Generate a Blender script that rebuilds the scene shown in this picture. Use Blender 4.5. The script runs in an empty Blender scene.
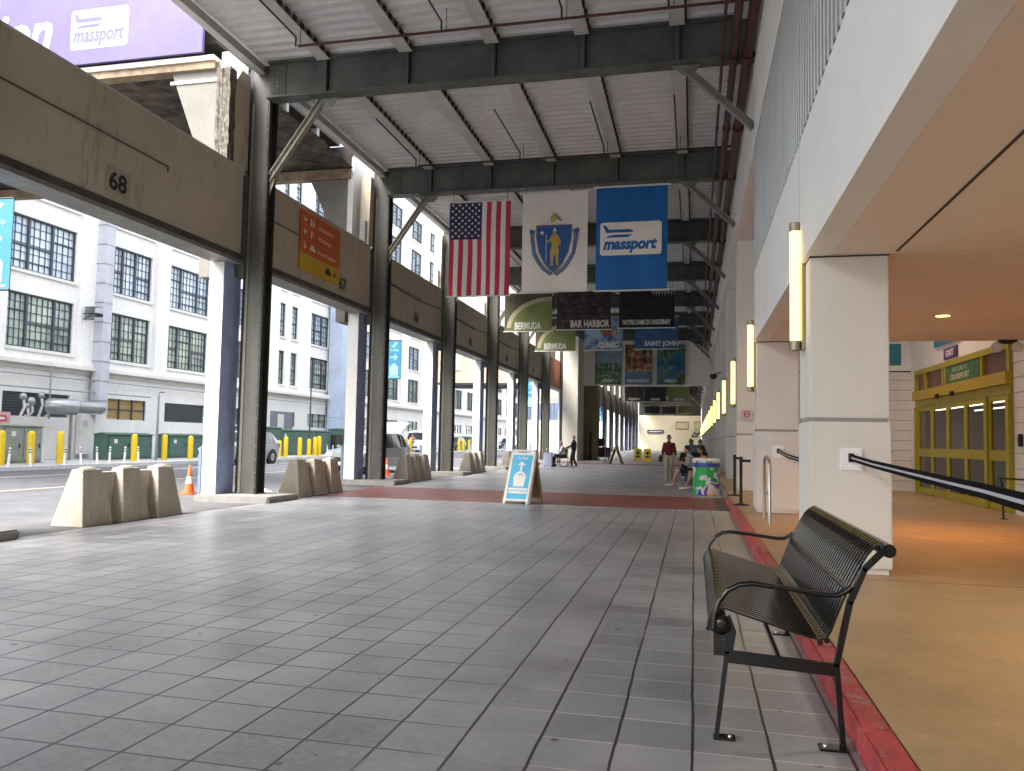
import bpy, bmesh, math, random
from mathutils import Vector, Matrix, Euler
random.seed(7)
R = math.radians
S = bpy.context.scene
COL = S.collection

# ------------------------------------------------------------------ camera
H = 1.45
cam = bpy.data.cameras.new('camera'); co = bpy.data.objects.new('camera', cam); COL.objects.link(co)
S.camera = co
M_ = Matrix.Rotation(R(13.05), 4, 'Z') @ Matrix.Rotation(R(93.4), 4, 'X') @ Matrix.Rotation(R(1.1), 4, 'Z')
co.matrix_world = Matrix.Translation((0, 0, H)) @ M_
cam.sensor_fit = 'HORIZONTAL'; cam.sensor_width = 36; cam.lens = 785 / 1024 * 36
cam.shift_x = (512 - 512.65) / 1024; cam.shift_y = (392.87 - 385.5) / 1024
cam.clip_start = .05; cam.clip_end = 1500
S.render.resolution_x = 1024; S.render.resolution_y = 771

# ------------------------------------------------------------------ light
SUN_EL, SUN_AZ = 55, 215          # azimuth: direction the light comes from, clockwise from +Y
w = bpy.data.worlds.new('World'); S.world = w; w.use_nodes = True
nt = w.node_tree; nt.nodes.clear()
sky = nt.nodes.new('ShaderNodeTexSky'); sky.sky_type = 'NISHITA'; sky.sun_disc = False
sky.sun_elevation = R(SUN_EL); sky.sun_rotation = R(SUN_AZ); sky.dust_density = 6; sky.air_density = 1.5
hs = nt.nodes.new('ShaderNodeHueSaturation'); hs.inputs['Saturation'].default_value = .32
bg = nt.nodes.new('ShaderNodeBackground'); bg.inputs['Strength'].default_value = .15
wo = nt.nodes.new('ShaderNodeOutputWorld')
nt.links.new(sky.outputs[0], hs.inputs['Color']); nt.links.new(hs.outputs[0], bg.inputs[0]); nt.links.new(bg.outputs[0], wo.inputs[0])
sl = bpy.data.lights.new('sun', 'SUN'); sl.energy = 1.0; sl.angle = R(25); sl.color = (1, .97, .92)
so = bpy.data.objects.new('sun', sl); COL.objects.link(so)
a, e = R(SUN_AZ), R(SUN_EL)
sd = Vector((math.sin(a) * math.cos(e), math.cos(a) * math.cos(e), math.sin(e)))
so.rotation_euler = sd.to_track_quat('Z', 'Y').to_euler(); so.location = (0, 0, 60)
vs = S.view_settings; vs.view_transform = 'Standard'; vs.look = 'None'; vs.gamma = 1; vs.use_curve_mapping = False
vs.exposure = 2.58

# ------------------------------------------------------------------ materials
MATS = {}; fl_bl = None
def mat(name, col, rough=.6, metal=0, var=.12, scale=3, bump=0, bscale=40, col2=None, emis=0, alpha=1, trans=0, spec=.5, streak=0, coat=0, speck=.14):
    if name in MATS: return MATS[name]
    m = bpy.data.materials.new(name); m.use_nodes = True; t = m.node_tree; b = t.nodes['Principled BSDF']
    L = t.links.new
    b.inputs['Roughness'].default_value = rough; b.inputs['Metallic'].default_value = metal
    b.inputs['Specular IOR Level'].default_value = spec
    b.inputs['Coat Weight'].default_value = coat
    c = (*col, 1); 
    d = col2 if col2 else tuple(max(0, x * (1 - var * 2)) for x in col)
    if var or col2:
        tc = t.nodes.new('ShaderNodeTexCoord'); mp = t.nodes.new('ShaderNodeMapping'); L(tc.outputs['Object'], mp.inputs[0])
        if streak: mp.inputs['Scale'].default_value = (1, 1, streak)
        n = t.nodes.new('ShaderNodeTexNoise'); n.inputs['Scale'].default_value = scale; n.inputs['Detail'].default_value = 8; n.inputs['Roughness'].default_value = .65
        L(mp.outputs[0], n.inputs['Vector'])
        r = t.nodes.new('ShaderNodeValToRGB'); r.color_ramp.elements[0].position = .35; r.color_ramp.elements[1].position = .68
        r.color_ramp.elements[0].color = (*d, 1); r.color_ramp.elements[1].color = c
        L(n.outputs['Fac'], r.inputs[0])
        nf = t.nodes.new('ShaderNodeTexNoise'); nf.inputs['Scale'].default_value = scale * 14; nf.inputs['Detail'].default_value = 5; nf.inputs['Roughness'].default_value = .8; L(tc.outputs['Object'], nf.inputs['Vector'])
        mr = t.nodes.new('ShaderNodeMapRange'); mr.inputs[1].default_value = .35; mr.inputs[2].default_value = .65; mr.inputs[3].default_value = 1 - speck; mr.inputs[4].default_value = 1; L(nf.outputs['Fac'], mr.inputs[0])
        vm = t.nodes.new('ShaderNodeVectorMath'); vm.operation = 'SCALE'; L(r.outputs[0], vm.inputs[0]); L(mr.outputs[0], vm.inputs['Scale']); L(vm.outputs[0], b.inputs['Base Color'])
        rr = t.nodes.new('ShaderNodeMapRange'); rr.inputs[3].default_value = min(1, rough * 1.25); rr.inputs[4].default_value = rough * .8
        L(n.outputs['Fac'], rr.inputs[0]); L(rr.outputs[0], b.inputs['Roughness'])
        if bump:
            n2 = t.nodes.new('ShaderNodeTexNoise'); n2.inputs['Scale'].default_value = bscale; n2.inputs['Detail'].default_value = 6
            L(tc.outputs['Object'], n2.inputs['Vector'])
            bp = t.nodes.new('ShaderNodeBump'); bp.inputs['Strength'].default_value = bump; bp.inputs['Distance'].default_value = .02
            L(n2.outputs['Fac'], bp.inputs['Height']); L(bp.outputs[0], b.inputs['Normal'])
    else: b.inputs['Base Color'].default_value = c
    if emis:
        b.inputs['Emission Color'].default_value = c; b.inputs['Emission Strength'].default_value = emis
    if trans: b.inputs['Transmission Weight'].default_value = trans; b.inputs['IOR'].default_value = 1.1
    if alpha < 1: b.inputs['Alpha'].default_value = alpha
    MATS[name] = m; return m
def nodes_mat(name):
    m = bpy.data.materials.new(name); m.use_nodes = True; MATS[name] = m
    return m, m.node_tree, m.node_tree.nodes['Principled BSDF'], m.node_tree.links.new
def mth(t, op, a_, b_=None, c_=None):
    n = t.nodes.new('ShaderNodeMath'); n.operation = op
    for i, v in enumerate((a_, b_, c_)):
        if v is None: continue
        if isinstance(v, (int, float)): n.inputs[i].default_value = v
        else: t.links.new(v, n.inputs[i])
    return n.outputs[0]
def mixc(t, f, a_, b_, mode='MIX'):
    n = t.nodes.new('ShaderNodeMix'); n.data_type = 'RGBA'; n.blend_type = mode
    for s, v in ((n.inputs[0], f), (n.inputs[6], a_), (n.inputs[7], b_)):
        if isinstance(v, (int, float)): s.default_value = v
        elif isinstance(v, tuple): s.default_value = (*v, 1) if len(v) == 3 else v
        else: t.links.new(v, s)
    return n.outputs[2]
def noise(t, vec, scale, detail=6, rough=.6):
    n = t.nodes.new('ShaderNodeTexNoise'); n.inputs['Scale'].default_value = scale; n.inputs['Detail'].default_value = detail; n.inputs['Roughness'].default_value = rough
    t.links.new(vec, n.inputs['Vector']); return n.outputs['Fac']
def ramp(t, f, stops):
    r = t.nodes.new('ShaderNodeValToRGB'); els = r.color_ramp.elements
    while len(els) < len(stops): els.new(.5)
    for e_, (p, c) in zip(els, stops): e_.position = p; e_.color = (*c, 1) if len(c) == 3 else c
    t.links.new(f, r.inputs[0]); return r.outputs[0]

# pavers: .36 m tiles, dark joints along the walk, thin ones across
def paver_mat():
    m, t, b, L = nodes_mat('walkway_pavers')
    tc = t.nodes.new('ShaderNodeTexCoord'); sx = t.nodes.new('ShaderNodeSeparateXYZ'); L(tc.outputs['Object'], sx.inputs[0])
    wob = noise(t, tc.outputs['Object'], 1.3, 3); wob2 = noise(t, tc.outputs['Object'], 9, 3)
    off = mth(t, 'MULTIPLY', mth(t, 'ADD', mth(t, 'SUBTRACT', wob, .5), mth(t, 'MULTIPLY', mth(t, 'SUBTRACT', wob2, .5), .35)), .022)
    P = .3615
    u = mth(t, 'DIVIDE', mth(t, 'ADD', sx.outputs[0], off), P); v = mth(t, 'DIVIDE', mth(t, 'ADD', sx.outputs[1], mth(t, 'MULTIPLY', off, .6)), P * .995)
    fu = mth(t, 'FRACT', mth(t, 'ADD', u, 200)); fv = mth(t, 'FRACT', mth(t, 'ADD', v, 200.2))
    du = mth(t, 'MINIMUM', fu, mth(t, 'SUBTRACT', 1, fu)); dv = mth(t, 'MINIMUM', fv, mth(t, 'SUBTRACT', 1, fv))
    jn = noise(t, tc.outputs['Object'], 2.2, 5)
    ju = mth(t, 'LESS_THAN', du, mth(t, 'MULTIPLY_ADD', jn, .026, .008)); jv = mth(t, 'LESS_THAN', dv, mth(t, 'MULTIPLY_ADD', jn, .018, .010))
    cell = t.nodes.new('ShaderNodeCombineXYZ'); L(mth(t, 'FLOOR', u), cell.inputs[0]); L(mth(t, 'FLOOR', mth(t, 'ADD', v, .2)), cell.inputs[1])
    wn = t.nodes.new('ShaderNodeTexWhiteNoise'); wn.noise_dimensions = '2D'; L(cell.outputs[0], wn.inputs['Vector'])
    n1 = noise(t, tc.outputs['Object'], .45, 6); n2 = noise(t, tc.outputs['Object'], 22, 8, .7)
    base = ramp(t, n1, [(.34, (.15, .153, .168)), (.5, (.24, .243, .262)), (.66, (.33, .333, .35))])
    tone = mth(t, 'MULTIPLY_ADD', wn.outputs['Value'], .42, .76)
    tcm = t.nodes.new('ShaderNodeCombineXYZ'); [L(tone, tcm.inputs[i]) for i in range(3)]
    base = mixc(t, 1, base, tcm.outputs[0], 'MULTIPLY')
    base = mixc(t, mth(t, 'MULTIPLY', mth(t, 'SUBTRACT', n2, .38), 1.5), base, (.36, .36, .365))
    # pale scuffed dirt and dark gum spots
    vo = t.nodes.new('ShaderNodeTexVoronoi'); vo.inputs['Scale'].default_value = 2.4; L(tc.outputs['Object'], vo.inputs['Vector'])
    spot = mth(t, 'LESS_THAN', vo.outputs['Distance'], .05)
    base = mixc(t, mth(t, 'MULTIPLY', spot, .75), base, (.05, .05, .05))
    v2 = t.nodes.new('ShaderNodeTexVoronoi'); v2.inputs['Scale'].default_value = 8; L(tc.outputs['Object'], v2.inputs['Vector'])
    sp2 = mth(t, 'MULTIPLY', mth(t, 'LESS_THAN', v2.outputs['Distance'], .07), mth(t, 'GREATER_THAN', noise(t, tc.outputs['Object'], 1.3, 3), .54))
    base = mixc(t, mth(t, 'MULTIPLY', sp2, .8), base, (.035, .033, .03))
    mp2 = t.nodes.new('ShaderNodeMapping'); mp2.inputs['Scale'].default_value = (1, .14, 1); mp2.inputs['Rotation'].default_value = (0, 0, .25); L(tc.outputs['Object'], mp2.inputs[0])
    sc_ = ramp(t, noise(t, mp2.outputs[0], 2.6, 7, .7), [(.6, (0, 0, 0)), (.72, (.45, .45, .45))])
    base = mixc(t, sc_, base, (.12, .12, .125))
    sc3 = ramp(t, noise(t, tc.outputs['Object'], 1.05, 8, .75), [(.62, (0, 0, 0)), (.68, (.35, .35, .35))])
    base = mixc(t, sc3, base, (.42, .415, .40))
    pale = ramp(t, mth(t, 'MULTIPLY_ADD', sx.outputs[0], .12, mth(t, 'ADD', .42, mth(t, 'MULTIPLY', n1, .4))), [(.42, (.035, .035, .04)), (.56, (.52, .51, .49))])
    base = mixc(t, mth(t, 'MULTIPLY', jv, .85), base, pale)
    jcol = ramp(t, noise(t, tc.outputs['Object'], 1.1, 4), [(.45, (.02, .02, .02)), (.62, (.05, .048, .045)), (.72, (.22, .21, .20))])
    base = mixc(t, ju, base, jcol)
    L(base, b.inputs['Base Color'])
    rg = mth(t, 'MULTIPLY_ADD', n2, .28, .2); rg = mth(t, 'ADD', rg, mth(t, 'MULTIPLY', wn.outputs['Value'], .12)); L(rg, b.inputs['Roughness'])
    b.inputs['Specular IOR Level'].default_value = .75
    hgt = mth(t, 'SUBTRACT', mth(t, 'MULTIPLY_ADD', n2, .12, mth(t, 'MULTIPLY', wn.outputs['Value'], .12)), mth(t, 'MAXIMUM', ju, mth(t, 'MULTIPLY', jv, .5)))
    hgt = mth(t, 'ADD', hgt, mth(t, 'MULTIPLY', noise(t, tc.outputs['Object'], 3, 3), .5))
    bp = t.nodes.new('ShaderNodeBump'); bp.inputs['Strength'].default_value = .35; bp.inputs['Distance'].default_value = .012; L(hgt, bp.inputs['Height']); L(bp.outputs[0], b.inputs['Normal'])
    return m
PAVER = paver_mat()
def redstrip_mat():
    m, t, b, L = nodes_mat('red_tactile_paving')
    tc = t.nodes.new('ShaderNodeTexCoord'); sx = t.nodes.new('ShaderNodeSeparateXYZ'); L(tc.outputs['Object'], sx.inputs[0])
    fu = mth(t, 'FRACT', mth(t, 'ADD', mth(t, 'DIVIDE', sx.outputs[0], .06), 900)); fv = mth(t, 'FRACT', mth(t, 'ADD', mth(t, 'DIVIDE', sx.outputs[1], .06), 900))
    d = mth(t, 'SQRT', mth(t, 'ADD', mth(t, 'POWER', mth(t, 'SUBTRACT', fu, .5), 2), mth(t, 'POWER', mth(t, 'SUBTRACT', fv, .5), 2)))
    hump = mth(t, 'MAXIMUM', mth(t, 'SUBTRACT', .35, d), 0)
    gu = mth(t, 'LESS_THAN', mth(t, 'FRACT', mth(t, 'ADD', mth(t, 'DIVIDE', sx.outputs[0], .61), 900)), .03)
    gv = mth(t, 'LESS_THAN', mth(t, 'FRACT', mth(t, 'ADD', mth(t, 'DIVIDE', sx.outputs[1], .61), 900)), .03)
    n = noise(t, tc.outputs['Object'], 1.5, 6)
    c = ramp(t, n, [(.3, (.12, .035, .03)), (.6, (.22, .06, .05)), (.8, (.28, .11, .09))])
    c = mixc(t, mth(t, 'MAXIMUM', gu, gv), c, (.05, .03, .03)); L(c, b.inputs['Base Color'])
    b.inputs['Roughness'].default_value = .45
    bp = t.nodes.new('ShaderNodeBump'); bp.inputs['Strength'].default_value = .6; bp.inputs['Distance'].default_value = .01; L(hump, bp.inputs['Height']); L(bp.outputs[0], b.inputs['Normal'])
    return m
RED = redstrip_mat()
def concrete_stained(name, c1, c2, c3, joints=True):
    m, t, b, L = nodes_mat(name)
    tc = t.nodes.new('ShaderNodeTexCoord'); mp = t.nodes.new('ShaderNodeMapping'); mp.inputs['Scale'].default_value = (1, 1, .22); L(tc.outputs['Object'], mp.inputs[0])
    n1 = noise(t, mp.outputs[0], 3.5, 8, .7); n2 = noise(t, tc.outputs['Object'], .7, 6); n3 = noise(t, tc.outputs['Object'], 30, 6)
    c = mixc(t, ramp(t, n2, [(.35, (0, 0, 0)), (.7, (1, 1, 1))]), c1, c2)
    c = mixc(t, ramp(t, n1, [(.56, (0, 0, 0)), (.75, (.75, .75, .75))]), c, c3)
    if joints:
        sx = t.nodes.new('ShaderNodeSeparateXYZ'); L(tc.outputs['Object'], sx.inputs[0])
        jy = mth(t, 'LESS_THAN', mth(t, 'FRACT', mth(t, 'DIVIDE', mth(t, 'ADD', sx.outputs[1], 100), 2.43)), .004)
        jz = mth(t, 'LESS_THAN', mth(t, 'FRACT', mth(t, 'DIVIDE', mth(t, 'ADD', sx.outputs[2], 100), .61)), .012)
        c = mixc(t, mth(t, 'MULTIPLY', mth(t, 'MAXIMUM', jy, mth(t, 'MULTIPLY', jz, .6)), .5), c, c3)
    L(c, b.inputs['Base Color']); b.inputs['Roughness'].default_value = .8
    bp = t.nodes.new('ShaderNodeBump'); bp.inputs['Strength'].default_value = .35; bp.inputs['Distance'].default_value = .01; L(n3, bp.inputs['Height']); L(bp.outputs[0], b.inputs['Normal'])
    return m
SPAN = concrete_stained('stained_concrete', (.42, .365, .285), (.50, .44, .345), (.19, .15, .10))

m_olive = mat('olive_steel', (.08, .075, .062), .5, var=.22, scale=2.5, streak=.3, bump=.15)
m_dark = mat('dark_steel', (.02, .02, .02), .6, var=.1)
m_girder = mat('girder_paint', (.105, .115, .105), .55, var=.2, scale=1.5, bump=.1)
m_blue = mat('blue_grey_paint', (.50, .60, .95), .55, var=.12, scale=2, bump=.25, bscale=15)
m_white = mat('white_paint', (.72, .72, .70), .6, var=.06, scale=1.2, bump=.08)
m_cream = mat('cream_concrete', (.68, .65, .56), .75, var=.08, scale=.9, bump=.15)
m_deck = mat('roof_deck_paint', (.68, .675, .68), .55, var=.08, scale=.8)
m_purlin = mat('purlin_paint', (.60, .585, .57), .55, var=.1, scale=1.2)
m_stucco = mat('white_stucco', (.72, .71, .69), .85, var=.05, scale=.9, bump=.15, bscale=60, col2=(.65, .635, .61), streak=.3, speck=.03)
m_fascia = mat('fascia_plaster', (.80, .81, .80), .8, var=.04, scale=.5, bump=.1, bscale=60, speck=.03)
m_soffit = mat('soffit_plaster', (.80, .71, .62), .85, var=.04, scale=.5, bump=.1, bscale=80, speck=.04)
m_panel = mat('grey_metal_cladding', (.46, .49, .49), .4, metal=.3, var=.08, scale=1)
m_groove = mat('dark_groove', (.06, .05, .045), .9, var=0)
m_kerbred = mat('red_kerb_paint', (.38, .045, .045), .5, var=.15, scale=4, bump=.3, bscale=30, col2=(.24, .035, .04))
def kerb_mat():
    m, t, b, L = nodes_mat('chipped_red_kerb'); tc = t.nodes.new('ShaderNodeTexCoord')
    c = ramp(t, noise(t, tc.outputs['Object'], 3.5, 8, .7), [(.3, (.22, .03, .035)), (.55, (.42, .05, .055)), (.75, (.50, .12, .12))])
    c = mixc(t, ramp(t, noise(t, tc.outputs['Object'], 9, 8, .75), [(.57, (0, 0, 0)), (.61, (1, 1, 1))]), c, (.27, .22, .20))
    L(c, b.inputs['Base Color']); b.inputs['Roughness'].default_value = .5
    bp = t.nodes.new('ShaderNodeBump'); bp.inputs['Strength'].default_value = .5; bp.inputs['Distance'].default_value = .01; L(noise(t, tc.outputs['Object'], 25, 6), bp.inputs['Height']); L(bp.outputs[0], b.inputs['Normal']); return m
m_kerbred = kerb_mat()
m_kerb = mat('grey_kerb_concrete', (.28, .27, .25), .85, var=.12, scale=3, bump=.2)
m_asph = mat('asphalt', (.125, .125, .14), .75, var=.18, scale=1.1, bump=.3, bscale=90)
m_asph2 = mat('old_asphalt', (.15, .15, .155), .85, var=.2, scale=.8, bump=.3, bscale=90)
m_pavefar = mat('pale_pavement', (.45, .45, .45), .9, var=.1, scale=.8)
m_side = mat('tan_sidewalk', (.47, .325, .165), .42, var=.1, scale=1.3, bump=.25, bscale=70, col2=(.37, .265, .145), speck=.18)
m_line = mat('road_paint_white', (.75, .75, .75), .7, var=.1, scale=5)
m_liney = mat('road_paint_yellow', (.55, .48, .30), .7, var=.15, scale=5)
m_barrier = mat('barrier_concrete', (.72, .65, .55), .85, var=.1, scale=2.2, bump=.5, bscale=30, col2=(.52, .45, .36), streak=.4, speck=.25)
m_yel = mat('yellow_plastic', (.75, .52, .01), .45, var=.05, scale=3)
m_green = mat('transformer_green', (.06, .135, .11), .5, var=.1, scale=2)
m_greyg = mat('cabinet_grey', (.26, .29, .25), .6, var=.1, scale=2)
m_black = mat('black_powder_coat', (.004, .004, .0045), .2, var=0, spec=.55)
m_blackm = mat('matte_black', (.012, .012, .013), .6, var=0)
m_silver = mat('brushed_steel', (.6, .6, .58), .3, metal=.9, var=.08, scale=6)
m_galv = mat('galvanised_duct', (.36, .37, .39), .35, metal=.6, var=.15, scale=2)
m_lav = mat('pale_duct_paint', (.50, .51, .58), .6, var=.08, scale=2)
m_orange = mat('orange_plastic', (.85, .12, .02), .5, var=.05)
m_redpipe = mat('red_pipe_paint', (.06, .004, .006), .45, var=.1, scale=4)
m_glow = mat('lamp_glow', (1, .68, .13), .5, var=0, emis=.95)
m_dglow = mat('downlight_glow', (1, .52, .12), .5, var=0, emis=1.0)
m_brass = mat('lamp_metal', (.35, .31, .24), .4, metal=.7, var=.05)
m_facade = mat('white_facade', (.80, .79, .77), .8, var=.06, scale=.35, bump=.1, streak=.4)
m_facade2 = mat('facade_trim', (.70, .69, .66), .8, var=.06, scale=.6)
m_brick = mat('tan_brick', (.50, .40, .29), .85, var=.15, scale=2)
m_mull = mat('window_steel', (.045, .055, .075), .5, var=0)
m_rust = mat('spalled_concrete', (.13, .10, .07), .95, col2=(.008, .007, .006), scale=2.2, bump=1, bscale=6)  # near-black noise patches paint in the dark of deep voids
m_roofwhite = mat('roof_membrane', (.6, .6, .6), .9, var=.05)

# glass of the warehouse windows: sky reflection painted in as pale blue, some dark or greenish
def panes_mat(name, stops, gx=.42, gz=.41):
    m, t, b, L = nodes_mat(name)
    tc = t.nodes.new('ShaderNodeTexCoord'); sx = t.nodes.new('ShaderNodeSeparateXYZ'); L(tc.outputs['Object'], sx.inputs[0])
    c = t.nodes.new('ShaderNodeCombineXYZ')
    L(mth(t, 'FLOOR', mth(t, 'DIVIDE', sx.outputs[1], gx)), c.inputs[0]); L(mth(t, 'FLOOR', mth(t, 'DIVIDE', sx.outputs[2], gz)), c.inputs[1])
    wn = t.nodes.new('ShaderNodeTexWhiteNoise'); wn.noise_dimensions = '2D'; L(c.outputs[0], wn.inputs['Vector'])
    big = noise(t, tc.outputs['Object'], .8, 2)
    f = mth(t, 'ADD', mth(t, 'MULTIPLY', wn.outputs['Value'], .3), mth(t, 'MULTIPLY', big, .85))
    L(ramp(t, f, stops), b.inputs['Base Color']); b.inputs['Roughness'].default_value = .12; b.inputs['Specular IOR Level'].default_value = .9
    return m
G1 = panes_mat('window_glass_blue', [(.3, (.25, .31, .40)), (.5, (.45, .54, .64)), (.8, (.58, .68, .76))])
G2 = panes_mat('window_glass_green', [(.3, (.09, .13, .13)), (.5, (.30, .37, .33)), (.8, (.48, .56, .47))])
m_dglass = mat('dark_glass', (.02, .025, .03), .08, var=0, spec=.8)
m_dooryel = mat('olive_yellow_paint', (.38, .32, .015), .4, var=.06, scale=2)

# ------------------------------------------------------------------ geometry helpers
class MB:
    """collects shapes, builds ONE mesh"""
    def __init__(s): s.v = []; s.f = []; s.m = []; s.mats = []; s.sm = []
    def mi(s, m):
        if m not in s.mats: s.mats.append(m)
        return s.mats.index(m)
    def add(s, vs_, fs, m, smooth=False, X=None):
        o = len(s.v); k = s.mi(m)
        s.v += [(X @ Vector(p)) if X else Vector(p) for p in vs_]
        for f in fs: s.f.append([i + o for i in f]); s.m.append(k); s.sm.append(smooth)
        return s
    def box(s, x0, x1, y0, y1, z0, z1, m, X=None):
        x0, x1 = sorted((x0, x1)); y0, y1 = sorted((y0, y1)); z0, z1 = sorted((z0, z1))
        return s.add([(x0, y0, z0), (x1, y0, z0), (x1, y1, z0), (x0, y1, z0), (x0, y0, z1), (x1, y0, z1), (x1, y1, z1), (x0, y1, z1)],
                     [(3, 2, 1, 0), (4, 5, 6, 7), (0, 1, 5, 4), (1, 2, 6, 5), (2, 3, 7, 6), (3, 0, 4, 7)], m, X=X)
    def bbox(s, x0, x1, y0, y1, z0, z1, m, r=.02, X=None):
        bm = bmesh.new(); bmesh.ops.create_cube(bm, size=1)
        bmesh.ops.scale(bm, vec=(abs(x1 - x0), abs(y1 - y0), abs(z1 - z0)), verts=bm.verts)
        bmesh.ops.translate(bm, vec=((x0 + x1) / 2, (y0 + y1) / 2, (z0 + z1) / 2), verts=bm.verts)
        bmesh.ops.bevel(bm, geom=list(bm.edges), offset=r, segments=2, affect='EDGES')
        s.frombm(bm, m, X=X); return s
    def frombm(s, bm, m, smooth=False, X=None):
        bm.verts.index_update()
        s.add([v.co.copy() for v in bm.verts], [[v.index for v in f.verts] for f in bm.faces], m, smooth, X); bm.free(); return s
    def prism(s, pts, o, u, v, n, d0, d1, m, mside=None):
        """polygon pts in (u,v), extruded along n from d0 to d1"""
        o, u, v, n = map(Vector, (o, u, v, n)); k = len(pts)
        A = [o + u * p[0] + v * p[1] + n * d0 for p in pts]; B = [o + u * p[0] + v * p[1] + n * d1 for p in pts]
        s.add(A + B, [list(range(k))[::-1], list(range(k, 2 * k))] + [(i, (i + 1) % k, k + (i + 1) % k, k + i) for i in range(k)], m); return s
    def tube(s, path, r, m, n=8, r1=None, closed=False, sq=False):
        path = [Vector(p) for p in path]; k = len(path); ring = []
        r1 = r if r1 is None else r1
        up = None; V = []
        for i, p in enumerate(path):
            a_ = path[max(i - 1, 0)]; b_ = path[min(i + 1, k - 1)]
            d = (b_ - a_).normalized()
            if up is None:
                up = Vector((0, 0, 1)) if abs(d.z) < .9 else Vector((0, 1, 0))
            sd_ = d.cross(up).normalized(); u2 = sd_.cross(d).normalized(); up = u2
            rr = r + (r1 - r) * i / max(k - 1, 1)
            for j in range(n):
                t_ = 2 * math.pi * (j + (.5 if sq else 0)) / n
                V.append(p + sd_ * rr * math.cos(t_) + u2 * rr * math.sin(t_))
        F = []
        for i in range(k - 1):
            for j in range(n):
                F.append((i * n + j, i * n + (j + 1) % n, (i + 1) * n + (j + 1) % n, (i + 1) * n + j))
        s.add(V, F, m, smooth=not sq)
        s.add([V[j] for j in range(n)], [list(range(n))[::-1]], m); s.add([V[(k - 1) * n + j] for j in range(n)], [list(range(n))], m)
        return s
    def lathe(s, prof, c, m, n=16, X=None, ax='z', smooth=True):
        V = []; F = []; k = len(prof)
        for r_, z_ in prof:
            for j in range(n):
                t_ = 2 * math.pi * j / n; x_, y_ = r_ * math.cos(t_), r_ * math.sin(t_)
                p = {'z': (x_, y_, z_), 'y': (x_, z_, y_), 'x': (z_, x_, y_)}[ax]
                V.append((c[0] + p[0], c[1] + p[1], c[2] + p[2]))
        for i in range(k - 1):
            for j in range(n): F.append((i * n + j, i * n + (j + 1) % n, (i + 1) * n + (j + 1) % n, (i + 1) * n + j))
        s.add(V, F, m, smooth, X)
        s.add(V[:n], [list(range(n))[::-1]], m, X=X); s.add(V[-n:], [list(range(n))], m, X=X); return s
    def text(s, txt, o, u, v, n, h, m, w_=None, d=.004, shear=0, off=.02, d0=0):
        cu = bpy.data.curves.new('tmp', 'FONT'); cu.body = txt; cu.offset = off; cu.shear = shear; cu.resolution_u = 3
        ob = bpy.data.objects.new('tmp', cu); me = bpy.data.meshes.new_from_object(ob)
        xs = [q.co.x for q in me.vertices]; ys = [q.co.y for q in me.vertices]
        if not xs: return s
        x0, x1, y0, y1 = min(xs), max(xs), min(ys), max(ys); sc = h / (y1 - y0); sw = (w_ / (x1 - x0)) if w_ else sc
        o, u, v, n = map(Vector, (o, u, v, n))
        V = [o + u * ((q.co.x - (x0 + x1) / 2) * sw) + v * ((q.co.y - (y0 + y1) / 2) * sc) + n * (d0 + d) for q in me.vertices]
        s.add(V, [list(p.vertices) for p in me.polygons], m)
        # sides come free at this size: a second face set just behind gives the letters thickness
        ed = {}
        for p in me.polygons:
            vv = list(p.vertices)
            for i in range(len(vv)):
                e_ = (vv[i], vv[(i + 1) % len(vv)]); kk = tuple(sorted(e_)); ed.setdefault(kk, []).append(e_)
        base = [q - n * d for q in V]; W = []; FF = []
        for kk, L_ in ed.items():
            if len(L_) == 1:
                i, j = L_[0]; q = len(W); W += [V[j], V[i], base[i], base[j]]; FF.append((q, q + 1, q + 2, q + 3))
        s.add(W, FF, m)
        bpy.data.objects.remove(ob); bpy.data.curves.remove(cu); bpy.data.meshes.remove(me); return s
    def build(s, name, parent=None, loc=None, fixn=False):
        off = Vector(loc) if loc else (parent_world(parent) if parent else Vector((0, 0, 0)))
        me = bpy.data.meshes.new(name); me.from_pydata([tuple(p - off) for p in s.v], [], s.f); me.update()
        for m in s.mats: me.materials.append(m)
        me.polygons.foreach_set('material_index', s.m); me.polygons.foreach_set('use_smooth', s.sm)
        if fixn:
            bm = bmesh.new(); bm.from_mesh(me); bmesh.ops.recalc_face_normals(bm, faces=bm.faces); bm.to_mesh(me); bm.free()
        ob = bpy.data.objects.new(name, me); COL.objects.link(ob)
        if parent: ob.parent = parent
        else: ob.location = off
        return ob
def parent_world(p):
    v = Vector((0, 0, 0))
    while p: v = v + p.location; p = p.parent
    return v
LABELS = {}
def tag(o, label, cat, group=None, kind=None):
    if label: o['label'] = label
    if cat: o['category'] = cat
    if group: o['group'] = group
    if kind: o['kind'] = kind
    return o
def thing(name, label, cat, loc=(0, 0, 0), group=None):
    o = bpy.data.objects.new(name, None); COL.objects.link(o); o.location = loc; o.empty_display_size = .2
    return tag(o, label, cat, group)
def struct(ob): ob['kind'] = 'structure'; return ob
def dup(root, loc, label, rotz=None):
    r = root.copy(); COL.objects.link(r); r.location = loc
    if rotz is not None: r.rotation_euler = (0, 0, rotz)
    r['label'] = label
    def rec(a_, b_):
        for ch in a_.children:
            c = ch.copy(); COL.objects.link(c); c.parent = b_
            rec(ch, c)
    rec(root, r)
    return r
ORD = ['first', 'second', 'third', 'fourth', 'fifth', 'sixth', 'seventh', 'eighth', 'ninth', 'tenth', 'eleventh', 'twelfth', 'thirteenth', 'fourteenth', 'fifteenth', 'sixteenth', 'seventeenth', 'eighteenth', 'nineteenth', 'twentieth', 'twenty-first', 'twenty-second']
YEND = 138.2
U, V_, N = (1, 0, 0), (0, 0, 1), (0, -1, 0)        # a banner facing the camera

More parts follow.
